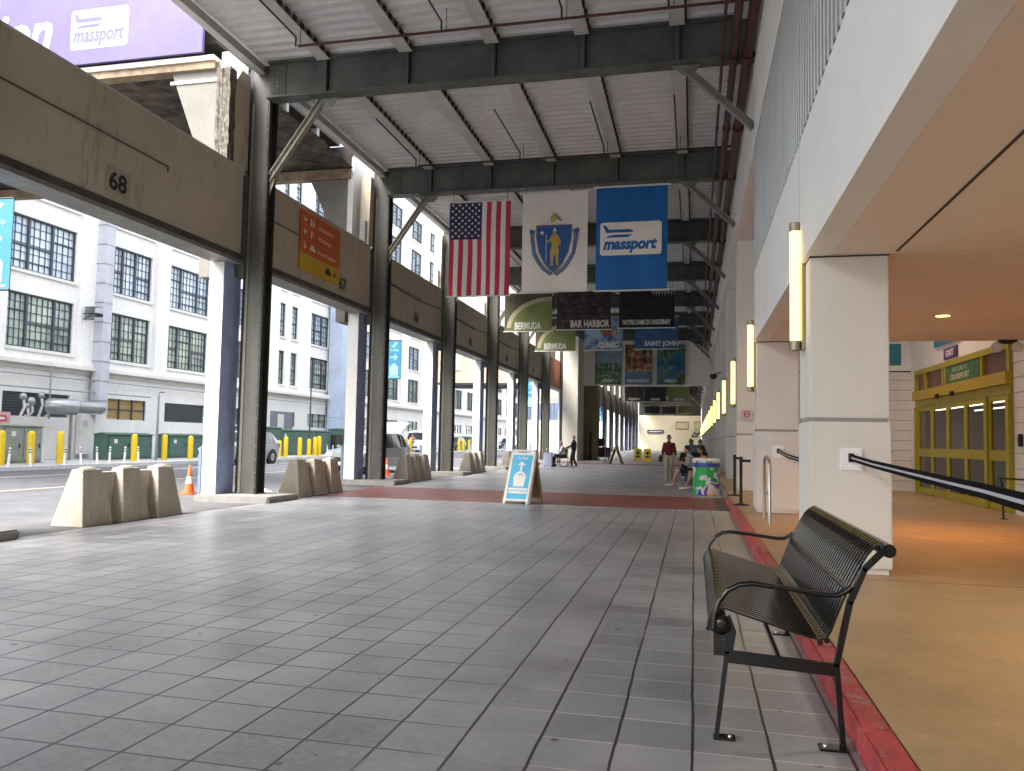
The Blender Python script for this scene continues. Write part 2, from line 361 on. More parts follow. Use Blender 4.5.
# ================================================================== SETTING
g = MB(); g.add([(-1200, -600, -.06), (1200, -600, -.06), (1200, 1500, -.06), (-1200, 1500, -.06)], [(0, 1, 2, 3)], m_asph2); struct(g.build('ground'))
g = MB(); g.add([(-24, -60, -.03), (-8.9, -60, -.03), (-8.9, 400, -.03), (-24, 400, -.03)], [(0, 1, 2, 3)], m_asph)
struct(g.build('road'))
g = MB()
g.box(-16.35, -16.2, -20, 200, -.03, -.026, m_liney)
for y in range(-12, 60, 3):
    g.add([(-10.55, y + .2, -.026), (-10.45, y + .35, -.026), (-13.2, y + 3.7, -.026), (-13.3, y + 3.55, -.026)], [(0, 1, 2, 3)], m_line) if y % 6 == 0 else None
g.box(-20.9, -20.8, -20, 200, -.03, -.026, m_line)
struct(g.build('road_markings'))
g = MB(); g.box(-30.4, -24.25, -40, 300, -.05, .08, m_pavefar); struct(g.build('far_pavement'))
g = MB(); g.box(-24.25, -24, -40, 300, -.05, .12, m_line); struct(g.build('far_kerb'))
g = MB(); g.box(-8.9, .762, -20, 150, -.2, 0, PAVER); g.box(-10.6, -8.902, -20, 150, -.2, -.012, m_asph2); struct(g.build('walkway'))
g = MB(); g.box(-8.9, .5, 17.6, 21.6, .0, .005, RED); g.box(.503, .758, 17.6, 21.6, 0, .006, m_groove); g.box(-8.9, .758, 49.7, 52.4, 0, .005, RED); struct(g.build('red_paving_strip'))
# kerb and raised pavement on the right
g = MB(); y = -20.
while y < 17.4:
    g.bbox(.765, .9, y + .004, y + 1.496, -.1, .15, m_kerbred, .012); y += 1.5
struct(g.build('red_kerb'))
g = MB(); g.box(.765, .9, 21.6, 150, -.1, .13, m_kerb); g.box(.765, .9, 17.5, 21.6, -.1, .03, m_kerbred); struct(g.build('grey_kerb'))
g = MB(); g.box(.902, 9, -20, 150, -.1, .146, m_side); struct(g.build('sidewalk'))
g = MB(); 
for y in (1.3, 8.4, 12.2, 15.6): g.box(.935, 6.2, y, y + .008, .146, .1475, m_groove)
struct(g.build('sidewalk_joints'))

# ================================================================== ROOF
roof = thing('terminal_roof', 'long steel canopy roof of grey corrugated deck on dark plate girders over the walkway', 'roof', (-4, 16, 9))
b = MB(); ys = []; y = -20.0
while y < 140.3:
    ys += [(y, 10.02), (y + .11, 10.02), (y + .15, 9.95), (y + .26, 9.95)]; y += .3
vs1 = []
for (yy, zz) in ys: vs1 += [(-9.6, yy, zz), (1.2, yy, zz)]
b.add(vs1, [(2 * i, 2 * i + 1, 2 * i + 3, 2 * i + 2) for i in range(len(ys) - 1)], m_deck)
b.build('roof_deck', roof)
b = MB(); b.box(-9.9, 1.6, -20, 140.3, 10.06, 10.16, m_roofwhite); b.build('roof_membrane', roof)
b = MB(); b.box(-9.78, -9.66, -20, 140, 9.74, 9.93, m_purlin); b.box(-9.8, -9.62, -20, 140, 9.71, 9.738, m_purlin); b.build('edge_purlin', roof)
PX = [-8.1, -6.16, -4.22, -2.3, -.38]
BY = [15.8 + 7.2 * k for k in range(-4, 18)]
for i, yb in enumerate(BY):
    near = -1 <= (yb - 15.8) / 7.2 <= 4.1
    b = MB()
    b.box(-9.5, 1.14, yb - .01, yb + .01, 9.11, 9.9, m_girder)
    b.box(-9.5, 1.14, yb - .18, yb + .18, 9.07, 9.105, m_girder)
    b.box(-9.5, 1.14, yb - .15, yb + .15, 9.9, 9.94, m_girder)
    b.box(-9.5, 1.14, yb - .035, yb - .012, 9.107, 9.22, m_girder)
    b.box(-9.45, -9.1, yb - .03, yb - .012, 9.24, 9.89, m_girder)
    for px in PX:
        b.box(px - .07, px + .07, yb - .09, yb - .012, 9.108, 9.897, m_dark)
        b.box(px - .05, px + .05, yb - .12, yb - .092, 9.108, 9.897, m_girder)
        b.box(px - .02, px + .02, yb + .012, yb + .12, 9.108, 9.897, m_girder)
    b.build('cross_girder', roof)
    if near:
        b = MB(); x = -9.4
        while x < 1.1:
            for z in ((9.15, 9.2) if yb < 25 else (9.17,)):
                b.lathe([(.014, 0), (.010, -.012), (.003, -.016)], (x + (.05 if z == 9.2 else 0), yb - .036, z), m_girder, 6, ax='y')
            for dy in (-.12, .12): b.lathe([(.014, 9.07), (.009, 9.058), (.003, 9.055)], (x, yb + dy, 0), m_girder, 6)
            x += .13
        for xx in (-9.38, -9.25, -9.17):
            for k in range(8): b.lathe([(.014, 0), (.010, -.012), (.003, -.016)], (xx, yb - .031, 9.28 + k * .08), m_dark, 6, ax='y')
        b.build('rivets', roof)
b_ = None
for px in PX + [.95]:
    for i in range(len(BY) - 1):
        y0, y1 = BY[i] + .16, BY[i + 1] - .16
        b = MB(); b.box(px - .15, px + .15, y0, y1, 9.83, 9.85, m_purlin); b.box(px - .12, px + .10, y0, y1, 9.852, 9.945, m_purlin)
        if BY[i] < 31:
            y = y0 + .1
            while y < y1: b.box(px + .152, px + .19, y, y + .12, 9.84, 9.94, m_dark); y += .3  # dark blocks stand for the shadow at the deck corrugations
        b.build('purlin', roof)
# right knee braces (H section)
def hbar(b, p, q, wdt, hgt, m, t_=.015, nrm=(0, 1, 0)):
    p, q = Vector(p), Vector(q); d = (q - p).normalized(); n_ = Vector(nrm); s_ = d.cross(n_).normalized()
    L_ = (q - p).length
    X = Matrix((( *d, 0), (*n_, 0), (*s_, 0), (0, 0, 0, 1))).transposed(); X.translation = p
    b.box(0, L_, -wdt / 2, wdt / 2, -hgt / 2, -hgt / 2 + t_, m, X); b.box(0, L_, -wdt / 2, wdt / 2, hgt / 2 - t_, hgt / 2, m, X)
    b.box(0, L_, -t_ / 2, t_ / 2, -hgt / 2 + t_, hgt / 2 - t_, m, X)
m_brace = mat('brace_paint', (.24, .24, .22), .5, var=.15, scale=3)
for yb in BY:
    b = MB(); hbar(b, (-.22, yb, 9.0), (1.12, yb, 7.68), .14, .13, m_brace)
    b.prism([(-.5, 0), (.1, 0), (-.05, -.2), (-.25, -.2)], (0, yb, 9.066), U, V_, N, -.012, .012, m_brace)
    b.build('knee_brace', roof)
# sprinkler pipes
rp = thing('sprinkler_pipes', 'dark red sprinkler mains running along the roof beside the terminal wall with thin cross branches', 'pipes', (.7, 14, 9))
for x, r_ in ((.72, .075), (.98, .1), (.5, .03)):
    b = MB(); b.tube([(x, -20, 9.0), (x, 140, 9.0)], r_, m_redpipe, 10)
    y = -17
    while y < 60: b.tube([(x, y, 9.0), (x, y + .14, 9.0)], r_ * 1.3, m_redpipe, 10); y += 3.6
    b.build('pipe', rp)
for yb in BY[:-1]:
    y = yb + 5.7
    b = MB(); b.tube([(-8.0, y, 9.46), (.98, y, 9.46)], .028, m_redpipe if yb < 15 else m_dark, 8); b.build('branch_pipe', rp)
    for x in (-8.05, -4.9, -2.5, -.5):
        b = MB(); b.tube([(x, y, 9.46), (x, y, 9.66), (x, y - 3.0, 9.66)], .02, m_dark, 6)
        b.tube([(x + .1, y, 9.46), (x + .1, y, 9.93)], .008, m_dark, 5)
        b.build('drop_pipe', rp)

# ================================================================== LEFT COLUMNS
def column(k, yb, label):
    t = thing('steel_column', label, 'column', (-9.9, yb, 0), 'steel columns along the street side')
    b = MB()    # concrete plinth with rounded inner end
    b.bbox(-10.55, -8.75, yb - .72, yb + .6, -.1, .13, m_kerb, .03); b.build('plinth', t)
    b = MB()    # riveted inner post
    b.box(-9.92, -9.5, yb, yb + .02, .13, 9.9, m_olive); b.box(-9.92, -9.5, yb + .38, yb + .4, .13, 9.9, m_olive)
    b.box(-9.74, -9.72, yb + .021, yb + .379, .13, 9.9, m_olive)
    b.box(-9.925, -9.86, yb - .014, yb - .002, .13, 9.05, mat('olive_edge', (.17, .165, .12), .5, var=.15))
    b.box(-9.53, -9.475, yb - .012, yb + .1, .13, 9.05, m_dark)
    b.build('inner_post', t)
    if -1 < k < 5:
        b = MB(); z = .3
        while z < 9:
            b.lathe([(.016, 0), (.012, -.012), (.004, -.018)], (-9.5, yb - .013, z), m_brace, 6, ax='y'); z += .3
        b.build('rivets', t)
    b = MB(); b.box(-10.06, -9.94, yb + .1, yb + .3, .13, 9.9, m_dark); b.build('dark_web', t)
    if k > 5:
        b = MB(); b.box(-10.0, -9.94, yb - .42, yb + .24, .13, 5.3, m_blue); b.build('outer_post', t); return t
    b = MB(); b.box(-10.44, -10.2, yb - .42, yb + .24, .13, 5.3, m_blue); b.box(-10.56, -10.44, yb - .42, yb + .24, .13, 5.3, m_white)
    b.box(-10.53, -10.205, yb - .43, yb - .421, .13, 5.3, m_white)
    b.build('outer_post', t)
    b = MB(); b.box(-10.16, -10.05, yb - .5, yb - .2, 5.5, 8.2, mat('pale_post', (.33, .34, .36), .6, var=.1)); b.build('hanger_post', t)
    b = MB(); b.bbox(-10.68, -10.58, yb - .4, yb - .1, -.05, 1.16, mat('guard_blue', (.17, .21, .30), .5, var=.1), .02); b.build('bumper_post', t)
    b = MB(); b.box(-10.17, -9.94, yb - .06, yb + .16, 5.0, 7.35, m_girder); b.build('splice_box', t)
    b = MB(); hbar(b, (-9.5, yb + .1, 7.25), (-8.25, yb + .1, 9.0), .15, .14, mat('brace_cream', (.36, .35, .28), .55, var=.15, scale=4))
    b.prism([(-.35, 0), (.35, 0), (.2, -.2), (-.15, -.2)], (-8.2, yb + .1, 9.066), U, V_, N, -.015, .015, m_brace)
    b.prism([(0, -.45), (.14, -.1), (.14, .25), (0, .1)], (-9.5, yb + .1, 7.3), U, V_, N, -.015, .015, MATS['brace_cream'])
    b.build('knee_brace', t)
    return t
kk = 0
for k in range(-3, 18):
    yb = 15.8 + 7.2 * k - (.4 if k == -1 else 0)
    if k in (6,): kk += 1
    vis = k >= 0
    lab = ('olive and blue steel column, %s from the camera along the street side' % ORD[k]) if vis else 'steel column standing behind the camera position, %s back' % ORD[-k - 1]
    if k == 0: lab = 'tall olive steel column with white and blue street face, nearest the camera, beside the 68 beam'
    column(k, yb, lab)

# spandrel beams, numbered
nums = {-2: '69', -1: '68', 0: '67', 1: '66', 2: '65', 3: '64', 4: '63'}
for k in range(-4, 17):
    y0 = 15.8 + 7.2 * k + .12; y1 = y0 + 6.9; y0 -= .35 if k == -1 else 0; y1 -= .4 if k == -2 else 0
    n = nums.get(k)
    lab = 'stained concrete beam bearing the number %s' % n if n else ('stained concrete beam between columns, %s beyond the beam numbered 63' % ORD[k - 5] if k > 4 else 'stained concrete beam behind the camera, %s back' % ORD[-3 - k])
    t = thing('spandrel_beam', lab, 'beam', (-10.1, (y0 + y1) / 2, 5.3), 'stained spandrel beams along the street side')
    b = MB(); b.box(-10.35, -9.97, y0, y1, 5.5, 7.42, SPAN if k != 5 else mat('rust_orange_paint', (.36, .13, .07), .8, var=.2, scale=2))
    b.build('beam_face', t)
    b = MB(); b.box(-10.5, -9.93, y0, y1, 5.28, 5.36, m_brace); b.box(-10.36, -9.95, y0, y1, 5.362, 5.498, m_olive); b.build('bottom_flange', t)
    b = MB(); b.box(-10.4, -9.955, y0, y1, 7.422, 7.46, m_purlin); b.build('top_cap', t)
    # conduit
    b = MB(); b.tube([(-9.955, y0 + .1, 6.62), (-9.955, y1 - 2.6, 6.62 - .02), (-9.955, y1 - 2.6, 6.5)], .014, m_olive, 6); b.build('conduit', t)
    if n:
        cy = {'68': 11.72, '67': 20.86}.get(n, y1 - 3.2 + .25)
        b = MB(); b.box(-9.962, -9.968, cy - .3, cy + .3, 5.62, 6.1, mat('number_ground', (.42, .38, .30), .8, var=.1))
        b.text(n, (-9.962, cy, 5.86), (0, 1, 0), V_, (1, 0, 0), .34, m_blackm, w_=.44, off=.03); b.build('number_plate', t)
    # haunch concrete above beam beside the column, spalled edge
    b = MB(); b.prism([(0.15, 7.47), (-.42, 7.47), (-.42, 9.3), (-.2, 9.66), (.15, 9.66)] if k == -1 else [(0.15, 7.47), (-.2, 7.47), (-.12, 9.66), (.15, 9.66)], (0, y1, 0), (0, 1, 0), V_, (1, 0, 0), -10.3, -9.98, SPAN); b.build('haunch', t, fixn=True)
    if k not in (-1,): continue
    b = MB(); bm = bmesh.new(); bmesh.ops.create_cube(bm, size=1); bmesh.ops.scale(bm, vec=(.34, .22, 2.05), verts=bm.verts)
    bmesh.ops.subdivide_edges(bm, edges=bm.edges, cuts=9, use_grid_fill=True)
    rs = random.Random(k)
    for v in bm.verts: v.co += Vector((rs.uniform(-.015, .015), rs.uniform(-.02, .02), rs.uniform(-.02, .02)))
    bmesh.ops.translate(bm, vec=(-10.14, y1 - .55, 8.5), verts=bm.verts); b.frombm(bm, mat('broken_concrete', (.20, .18, .15), .95, col2=(.05, .04, .03), scale=9)); b.build('broken_edge', t)
# swagged cables on beams
for k in (1, 2, 3):
    y0 = 15.8 + 7.2 * k
    pts = [(-9.9, y0 + .3 + i * 6.6 / 12, 6.62 - .12 * math.sin(math.pi * i / 12)) for i in range(13)]
    b = MB(); b.tube(pts, .018, m_dark, 6)
    tag(b.build('cable', loc=(-9.9, y0, 6.5)), 'thin dark cable sagging across the beam numbered %s' % nums[k], 'cable', 'cables across the beams')

# orange wayfinding sign on beam 67
t = thing('wayfinding_sign', 'orange and yellow directional sign hung on the 67 beam', 'sign', (-9.9, 19.1, 5.8))
b = MB(); O = (-9.93, 19.15, 6.52); UY = (0, 1, 0); NX = (1, 0, 0)
mo = mat('sign_orange', (.62, .13, .02), .5, var=.05); my = mat('sign_yellow', (.62, .42, .02), .5, var=.04)
b.box(-9.96, -9.92, 18.0, 20.3, 6.2, 7.3, mo); b.box(-9.96, -9.92, 18.0, 20.3, 5.74, 6.198, my); b.build('panel', t)
b = MB(); ms = mat('sign_white', (.8, .72, .65), .5, var=0)
def arrow(b, o, u, v, n, s_, ang, m, d0=0, d=.004, wd=.09):
    o, u, v, n = map(Vector, (o, u, v, n)); c, s2 = math.cos(ang), math.sin(ang); uu = u * c + v * s2; vv = -u * s2 + v * c
    b.prism([(-.5 * s_, -wd * s_), (.22 * s_, -wd * s_), (.0, -.32 * s_ + wd * .4 * s_), (.12 * s_, -.42 * s_), (.5 * s_, 0), (.12 * s_, .42 * s_), (0, .32 * s_ - wd * .4 * s_), (.22 * s_, wd * s_), (-.5 * s_, wd * s_)], o, uu, vv, n, d0, d0 + d, m)
for i, (z, ang) in enumerate(((7.1, math.pi), (6.78, math.pi), (6.42, -math.pi / 2))):
    arrow(b, (-9.92, 18.25, z), UY, V_, NX, .2, ang, ms)
b.text('P', (-9.92, 18.62, 6.76), UY, V_, NX, .2, ms)
for x in (18.56, 18.7): b.lathe([(.03, 0), (.03, .004)], (-9.92, x, 7.16), ms, 10, ax='x'); b.box(-9.92, -9.916, x - .04, x + .04, 6.99, 7.12, ms)
b.prism([(-.15, -.05), (.15, -.05), (.15, .02), (.08, .03), (.04, .09), (-.08, .09), (-.12, .02), (-.15, .02)], (-9.92, 18.68, 6.4), UY, V_, NX, 0, .004, ms)
b.text('Restrooms', (-9.92, 19.45, 7.06), UY, V_, NX, .1, ms, w_=.85, off=0); b.text('Parking', (-9.92, 19.35, 6.75), UY, V_, NX, .12, ms, w_=.7, off=0); b.text('Ground Transport', (-9.92, 19.5, 6.38), UY, V_, NX, .11, ms, w_=1.1, off=0)
b.prism([(-.17, -.07), (.17, -.07), (.17, .03), (.1, .04), (.06, .11), (-.09, .11), (-.13, .03), (-.17, .03)], (-9.92, 19.6, 5.97), UY, V_, NX, 0, .004, m_blackm)
arrow(b, (-9.92, 20.0, 5.97), UY, V_, NX, .2, 0, m_blackm); b.box(-9.92, -9.916, 19.17, 19.28, 5.95, 5.98, mo)
b.build('lettering', t); t.location.y += .22

# ================================================================== PORTAL at Y=59
t = thing('portal_wall', 'cream plaster header wall on a square pier crossing the walkway behind the hanging posters', 'wall', (-8, 59, 0))
b = MB(); b.prism([(-9.4, 5.65), (1.15, 5.65), (1.15, 7.6), (.9, 8.2), (.3, 8.7), (-.6, 9.0), (-9.4, 9.0)], (0, 59, 0), U, V_, N, -.5, 0, mat('header_plaster', (.86, .84, .78), .8, var=.04)); b.build('header', t, fixn=True)
b = MB(); b.box(-9.3, -8.2, 56.2, 59.6, 0, 9.0, m_cream); b.build('pier', t)
b = MB(); b.box(-8.198, -7.15, 59.55, 60.4, 0, 6.0, mat('olive_plaster', (.22, .18, .10), .8, var=.15, scale=1)); b.build('brown_pier', t)
b = MB(); b.box(-7.72, -7.58, 59.45, 59.548, 0, 2.15, m_dark); b.build('bumper', t)
# end wall
t = thing('end_wall', 'pale yellow lit wall closing the far end of the walkway', 'wall', (-3, 138.5, 0))
b = MB(); m_end = mat('end_wall_plaster', (.70, .65, .52), .8, var=.04); b.box(-9.4, 1.2, 138.3, 138.8, 0, 6.1, m_end); b.build('wall', t)
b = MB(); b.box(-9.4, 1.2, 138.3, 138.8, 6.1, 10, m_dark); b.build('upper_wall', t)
for x0, x1, z0, z1, m in ((-3.1, -.9, 3.7, 5.1, mat('end_frame_grey', (.3, .27, .2), .6)), (.0, 1.1, 3.7, 5.2, mat('end_frame_brown', (.42, .33, .16), .6))):
    b = MB(); b.box(x0, x1, 138.2, 138.28, z0, z1, m); b.box(x0 + .15, x1 - .15, 138.16, 138.19, z0 + .2, z1 - .25, mat('poster_cream', (.6, .55, .4), .6)); b.build('poster_frame', t)
for x0, x1, z0, z1 in ((-7.9, -5.1, 3.05, 3.6), (-.1, 1.1, 3.0, 3.4), (-.4, .6, 2.5, 2.9)):
    b = MB(); b.box(x0, x1, 138.1, 138.2, z0, z1, mat('sign_navy', (.06, .07, .12), .5)); b.box(x0 + .3, x1 - .3, 138.08, 138.095, z0 + .2, z0 + .32, m_white); b.build('sign_board', t)
for x in (-3.6,):
    lg = bpy.data.lights.new('end_lamp', 'AREA'); lg.energy = 85; lg.color = (1, .87, .66); lg.size = 4
    lo = bpy.data.objects.new('end_lamp', lg); COL.objects.link(lo); lo.location = (x, 132, 8.5); lo.rotation_euler = (R(30), 0, 0); lo['kind'] = 'structure'

# ================================================================== RIGHT TERMINAL BUILDING
tb = thing('terminal_building', 'white terminal building with grey ribbed cladding above a plaster fascia and tan soffit', 'building', (3, 10, 0))
b = MB(); b.box(1.14, 1.4, -20, 15.95, 3.45, 4.85, m_fascia); b.build('fascia', tb)
b = MB(); pts = []; y = -20.
while y < 15.9: pts += [(1.13, y), (1.13, y + .1), (1.165, y + .125), (1.165, y + .175)]; y += .2
vs1 = []
for x_, y_ in pts: vs1 += [(x_, y_, 4.852), (x_, y_, 7.25)]
b.add(vs1, [(2 * i, 2 * i + 1, 2 * i + 3, 2 * i + 2) for i in range(len(pts) - 1)], m_panel); b.box(1.17, 1.4, -20, 15.94, 4.852, 7.25, m_panel); b.build('ribbed_cladding', tb)
b = MB(); b.box(1.12, 1.6, -20, 138.2, 7.28, 10.04, m_stucco); b.build('upper_wall', tb)
b = MB(); b.box(1.605, 9, 15.9, 138, 7.35, 7.6, m_soffit); b.build('entry_ceiling', tb)
b = MB(); b.box(1.402, 9, -20, 8.66, 3.45, 3.7, m_soffit); b.box(1.402, 9, 8.7, 16.1, 3.45, 3.7, m_soffit)
b.box(1.402, 9, 8.655, 8.705, 3.5, 3.6, m_groove); b.build('soffit', tb)
for yj in (1.95, 9.17): b = MB(); b.box(1.137, 1.1395, yj, yj + .008, 3.46, 4.84, mat('fascia_joint', (.45, .45, .44), .9, var=0)); b.build('fascia_joint', tb)
b = MB(); b.box(2.0, 2.025, -20, 8.6, 3.444, 3.4495, m_groove); b.build('soffit_joint', tb)
b = MB(); b.box(1.402, 9, 16.1, 16.3, 3.7, 7.35, m_soffit); b.build('bulkhead', tb)
b = MB(); b.box(9, 9.3, -20, 31, 0, 7.6, m_stucco); b.build('rear_wall', tb)
b = MB(); b.box(6.3, 9, 25.3, 25.6, .14, 7.35, m_stucco)
b.box(6.3, 6.6, 17.1, 17.75, .14, 4.6, m_stucco)
b.box(6.3, 6.6, 16.3, 25.3, 3.66, 7.35, m_stucco)
b.box(6.32, 6.5, 24.78, 25.3, .14, 3.66, m_stucco)
b.build('entry_wall', tb)
for i in range(1, 14): b = MB(); b.box(6.294, 6.299, 17.1, 17.75, .14 + i * .305, .148 + i * .305, m_groove); b.build('wall_joint', tb)
for i in range(1, 12): b = MB(); b.box(6.314, 6.319, 24.8, 25.3, .14 + i * .305, .148 + i * .305, m_groove); b.build('wall_joint', tb)
# transverse siding wall beyond the door
b = MB(); b.box(1.95, 6.3, 25.45, 25.7, .14, 3.7, m_stucco); b.box(1.95, 6.3, 25.4, 25.7, 3.72, 7.35, m_fascia); b.build('siding_wall', tb)
b = MB()
for i in range(1, 12): b.box(1.95, 6.3, 25.444, 25.449, .14 + i * .3, .15 + i * .3, m_groove)
b.box(1.95, 6.3, 25.43, 25.449, 3.69, 3.72, m_groove)
b.build('siding_joint', tb)
b = MB(); b.box(1.95, 2.1, 30.3, 138, .14, 7.35, m_stucco); b.build('back_wall', tb)
# wall between tall pillars
# interior seen through the doors
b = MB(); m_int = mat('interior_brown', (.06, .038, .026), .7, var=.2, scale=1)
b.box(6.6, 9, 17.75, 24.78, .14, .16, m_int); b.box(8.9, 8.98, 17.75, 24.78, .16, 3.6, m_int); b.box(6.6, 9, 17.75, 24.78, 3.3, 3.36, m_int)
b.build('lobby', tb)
b = MB()
for x, y0, y1 in ((7.2, 18, 24.5), (8.2, 18, 24.5)): b.box(x - .5, x - .44, y0, y1, 2.5, 2.53, mat('glow_strip', (1, .85, .6), .5, var=0, emis=.9))  # thin emissive strips hung low behind the door glass
b.box(8.85, 8.89, 21, 21.3, .3, 2.8, mat('lobby_white', (.7, .68, .62), .5)); b.box(8.3, 8.6, 19, 20.5, .2, 1.2, mat('lobby_desk', (.3, .2, .15), .5)); b.box(8.86, 8.89, 22.4, 23.4, 1.7, 2.5, mat('screen_blue', (.05, .12, .3), .3, emis=.6))
b.build('lobby_contents', tb)
# entrance doors
t = thing('entrance_doors', 'olive yellow framed glass sliding doors below a green welcome panel', 'door', (6.3, 21.2, .14))
b = MB(); dy = [17.8, 19.02, 20.3, 21.65, 23.05, 24.75]
b.box(6.22, 6.34, 17.76, 24.78, 3.5, 3.64, m_dooryel); b.box(6.16, 6.34, 17.76, 24.78, 2.78, 3.04, mat('header_yellow', (.46, .32, .01), .4, var=.04)); b.box(6.24, 6.34, 17.76, 24.78, 2.58, 2.775, m_dooryel)
for y in (17.76, 19.3, 21.9, 22.1, 23.7, 24.66): b.box(6.23, 6.335, y, y + .12, 3.042, 3.498, m_dooryel)
b.build('transom_frame', t)
b = MB()
for y in (17.76, 19.0, 24.6): b.box(6.2, 6.335, y, y + .16, .15, 2.578, m_dooryel)
b.build('jamb', t)
for (y0, y1) in ((17.93, 18.98), (19.18, 20.5), (20.52, 21.85), (21.87, 23.2), (23.22, 24.58)):
    b = MB()
    b.box(6.25, 6.31, y0, y0 + .09, .16, 2.57, m_dooryel); b.box(6.25, 6.31, y1 - .09, y1, .16, 2.57, m_dooryel)
    b.box(6.25, 6.31, y0 + .09, y1 - .09, .16, .34, m_dooryel); b.box(6.25, 6.31, y0 + .09, y1 - .09, 2.46, 2.57, m_dooryel); b.box(6.25, 6.31, y0 + .09, y1 - .09, 1.2, 1.42, m_dooryel)
    d = b.build('door_leaf', t)
    b = MB(); b.box(6.275, 6.283, y0 + .09, y1 - .09, .34, 1.2, mat('door_glass', (.02, .02, .02), .06, var=0, alpha=.3, spec=.12)); b.box(6.275, 6.283, y0 + .09, y1 - .09, 1.42, 2.46, MATS['door_glass']); b.build('glass', d)
b = MB(); b.box(6.29, 6.3, 17.9, 24.6, 3.042, 3.498, mat('transom_dark', (.13, .05, .03), .3)); b.build('transom_glass', t)
b = MB(); b.box(6.24, 6.285, 19.5, 21.85, 3.05, 3.49, mat('welcome_green', (.04, .16, .06), .5))
MY = (0, -1, 0); NXm = (-1, 0, 0)
b.text('WELCOME TO', (6.24, 20.85, 3.38), MY, V_, NXm, .11, mat('dull_cream_letter', (.45, .52, .35), .5), w_=1.1, off=.01); b.text('CRUISEPORT', (6.24, 20.85, 3.2), MY, V_, NXm, .14, mat('cream_letter', (.68, .62, .45), .5), w_=1.4); b.build('welcome_panel', t)
for y in (21.0, 22.2):
    b = MB(); b.bbox(6.1, 6.16, y, y + .18, 2.72, 2.84, m_blackm, .01); b.build('door_sensor', t)
t2 = thing('wall_sign', 'small purple sign with white letters over the entrance doors', 'sign', (6.28, 21.6, 3.85))
b = MB(); b.box(6.25, 6.298, 21.1, 22.1, 3.7, 3.98, mat('sign_purple', (.10, .05, .22), .5)); b.text('EXIT', (6.25, 21.6, 3.84), MY, V_, NXm, .16, ms, w_=.6); b.build('panel', t2)
t2 = thing('wall_sign', 'teal sign high on the wall above the entrance doors', 'sign', (6.28, 21.8, 4.3))
b = MB(); b.box(6.24, 6.298, 20.7, 22.9, 4.12, 4.7, mat('sign_teal', (.02, .22, .33), .5, var=.05)); b.box(6.236, 6.24, 20.8, 22.8, 4.35, 4.6, mat('sign_pale', (.5, .6, .6), .5)); b.build('panel', t2)
t2 = thing('hanging_sign', 'teal square sign hanging beyond the nearest white pillar', 'sign', (4.6, 20, 3.3))
b = MB(); b.box(4.2, 4.75, 20, 20.05, 3.37, 3.88, MATS['sign_teal']); b.tube([(4.45, 20.02, 3.88), (4.45, 20.02, 7.35)], .012, m_dark, 6); b.build('panel', t2)
# emergency light on soffit edge
t2 = thing('emergency_light', 'twin-headed emergency light under the ceiling edge near the doors', 'light', (5.6, 16.0, 3.35))
b = MB(); b.box(5.45, 5.75, 15.95, 16.05, 3.38, 3.45, m_blackm); b.build('bracket', t2)
for x in (5.4, 5.75):
    b = MB(); b.lathe([(.03, .06), (.09, .02), (.1, -.03), (.085, -.035)], (x, 15.98, 3.31), m_white, 14, ax='y'); b.build('lamp_head', t2)
# control box on right column
b = MB(); b.bbox(6.24, 6.3, 17.3, 17.42, 1.5, 1.75, m_blackm, .01); tag(b.build('door_button', loc=(6.27, 17.36, 1.6)), 'small black push-button box on the block column right of the doors', 'button')

# pillars
PYS = [-12.9, -5.7, 1.5] + [8.72, 15.9] + [23.1 + 7.2 * k for k in range(16)]
for i, py in enumerate(PYS):
    tall = py > 20
    j = i - 3
    if j < 0: lab = 'white stucco pillar beside the walkway behind the camera, %s back' % ORD[-j - 1]
    elif j == 0: lab = 'square white stucco pillar right behind the black bench with rail plate'
    elif j == 1: lab = 'second white stucco pillar past the bench, behind the steel hoop rail'
    else: lab = 'tall flat white pillar, %s beyond the two square pillars' % ORD[j - 2]
    t = thing('pillar', lab, 'pillar', (1.58, py, .14), 'white pillars along the terminal side')
    x0, x1 = 1.19, 1.96
    dp = .85
    b = MB(); zt = 7.28 if tall else 3.45
    b.bbox(x0, x1, py, py + dp, 1.74, zt + (.0 if tall else 0), m_stucco, .012); b.bbox(x0 + .02, x1 - .02, py + .02, py + dp - .02, 1.68, 1.76, mat('pillar_joint', (.30, .29, .28), .9, var=0), .004); b.build('shaft', t)
    b = MB(); b.bbox(x0 - .012, x1 + .012, py - .012, py + dp + .012, .2, 1.70, m_stucco, .012); b.bbox(x0 + .02, x1 - .02, py + .02, py + dp - .02, .14, .2, m_stucco, .004); b.build('base', t)
    if not tall:
        b = MB(); b.box(x0 - .003, x1 + .003, py - .003, py + dp + .003, 3.432, 3.449, m_groove); b.build('cap_joint', t)
    # wall lamp
    L0 = 'tall yellow tube wall lamp on the ' + (['pillar behind the bench', 'second pillar past the bench'][j] if j in (0, 1) else ('tall flat pillar, %s lamp beyond the first two' % ORD[j - 2] if j > 1 else 'pillar behind the camera, %s back' % ORD[-j - 1]))
    lt = thing('wall_lamp', L0, 'lamp', (1.12, py + .43, 2.45), 'yellow tube lamps along the pillars')
    yl = py + .43; z0, z1 = 2.5, 3.93
    b = MB(); b.box(1.15, 1.185, yl - .09, yl + .09, z0, z1, m_brass); b.box(1.07, 1.15, yl + .075, yl + .09, z0, z1, m_brass); b.build('back_plate', lt)
    b = MB(); b.lathe([(.055, z0 + .1), (.055, z1 - .1)], (1.09, yl, 0), m_glow, 14); b.build('tube', lt)
    for a_, c_ in ((z0, z0 + .1), (z1 - .1, z1)):
        b = MB(); b.lathe([(.062, a_), (.064, c_)], (1.09, yl, 0), m_brass, 14); b.build('end_cap', lt)
m_belt = mat('belt_webbing', (.004, .004, .006), .9, var=0, spec=.1)
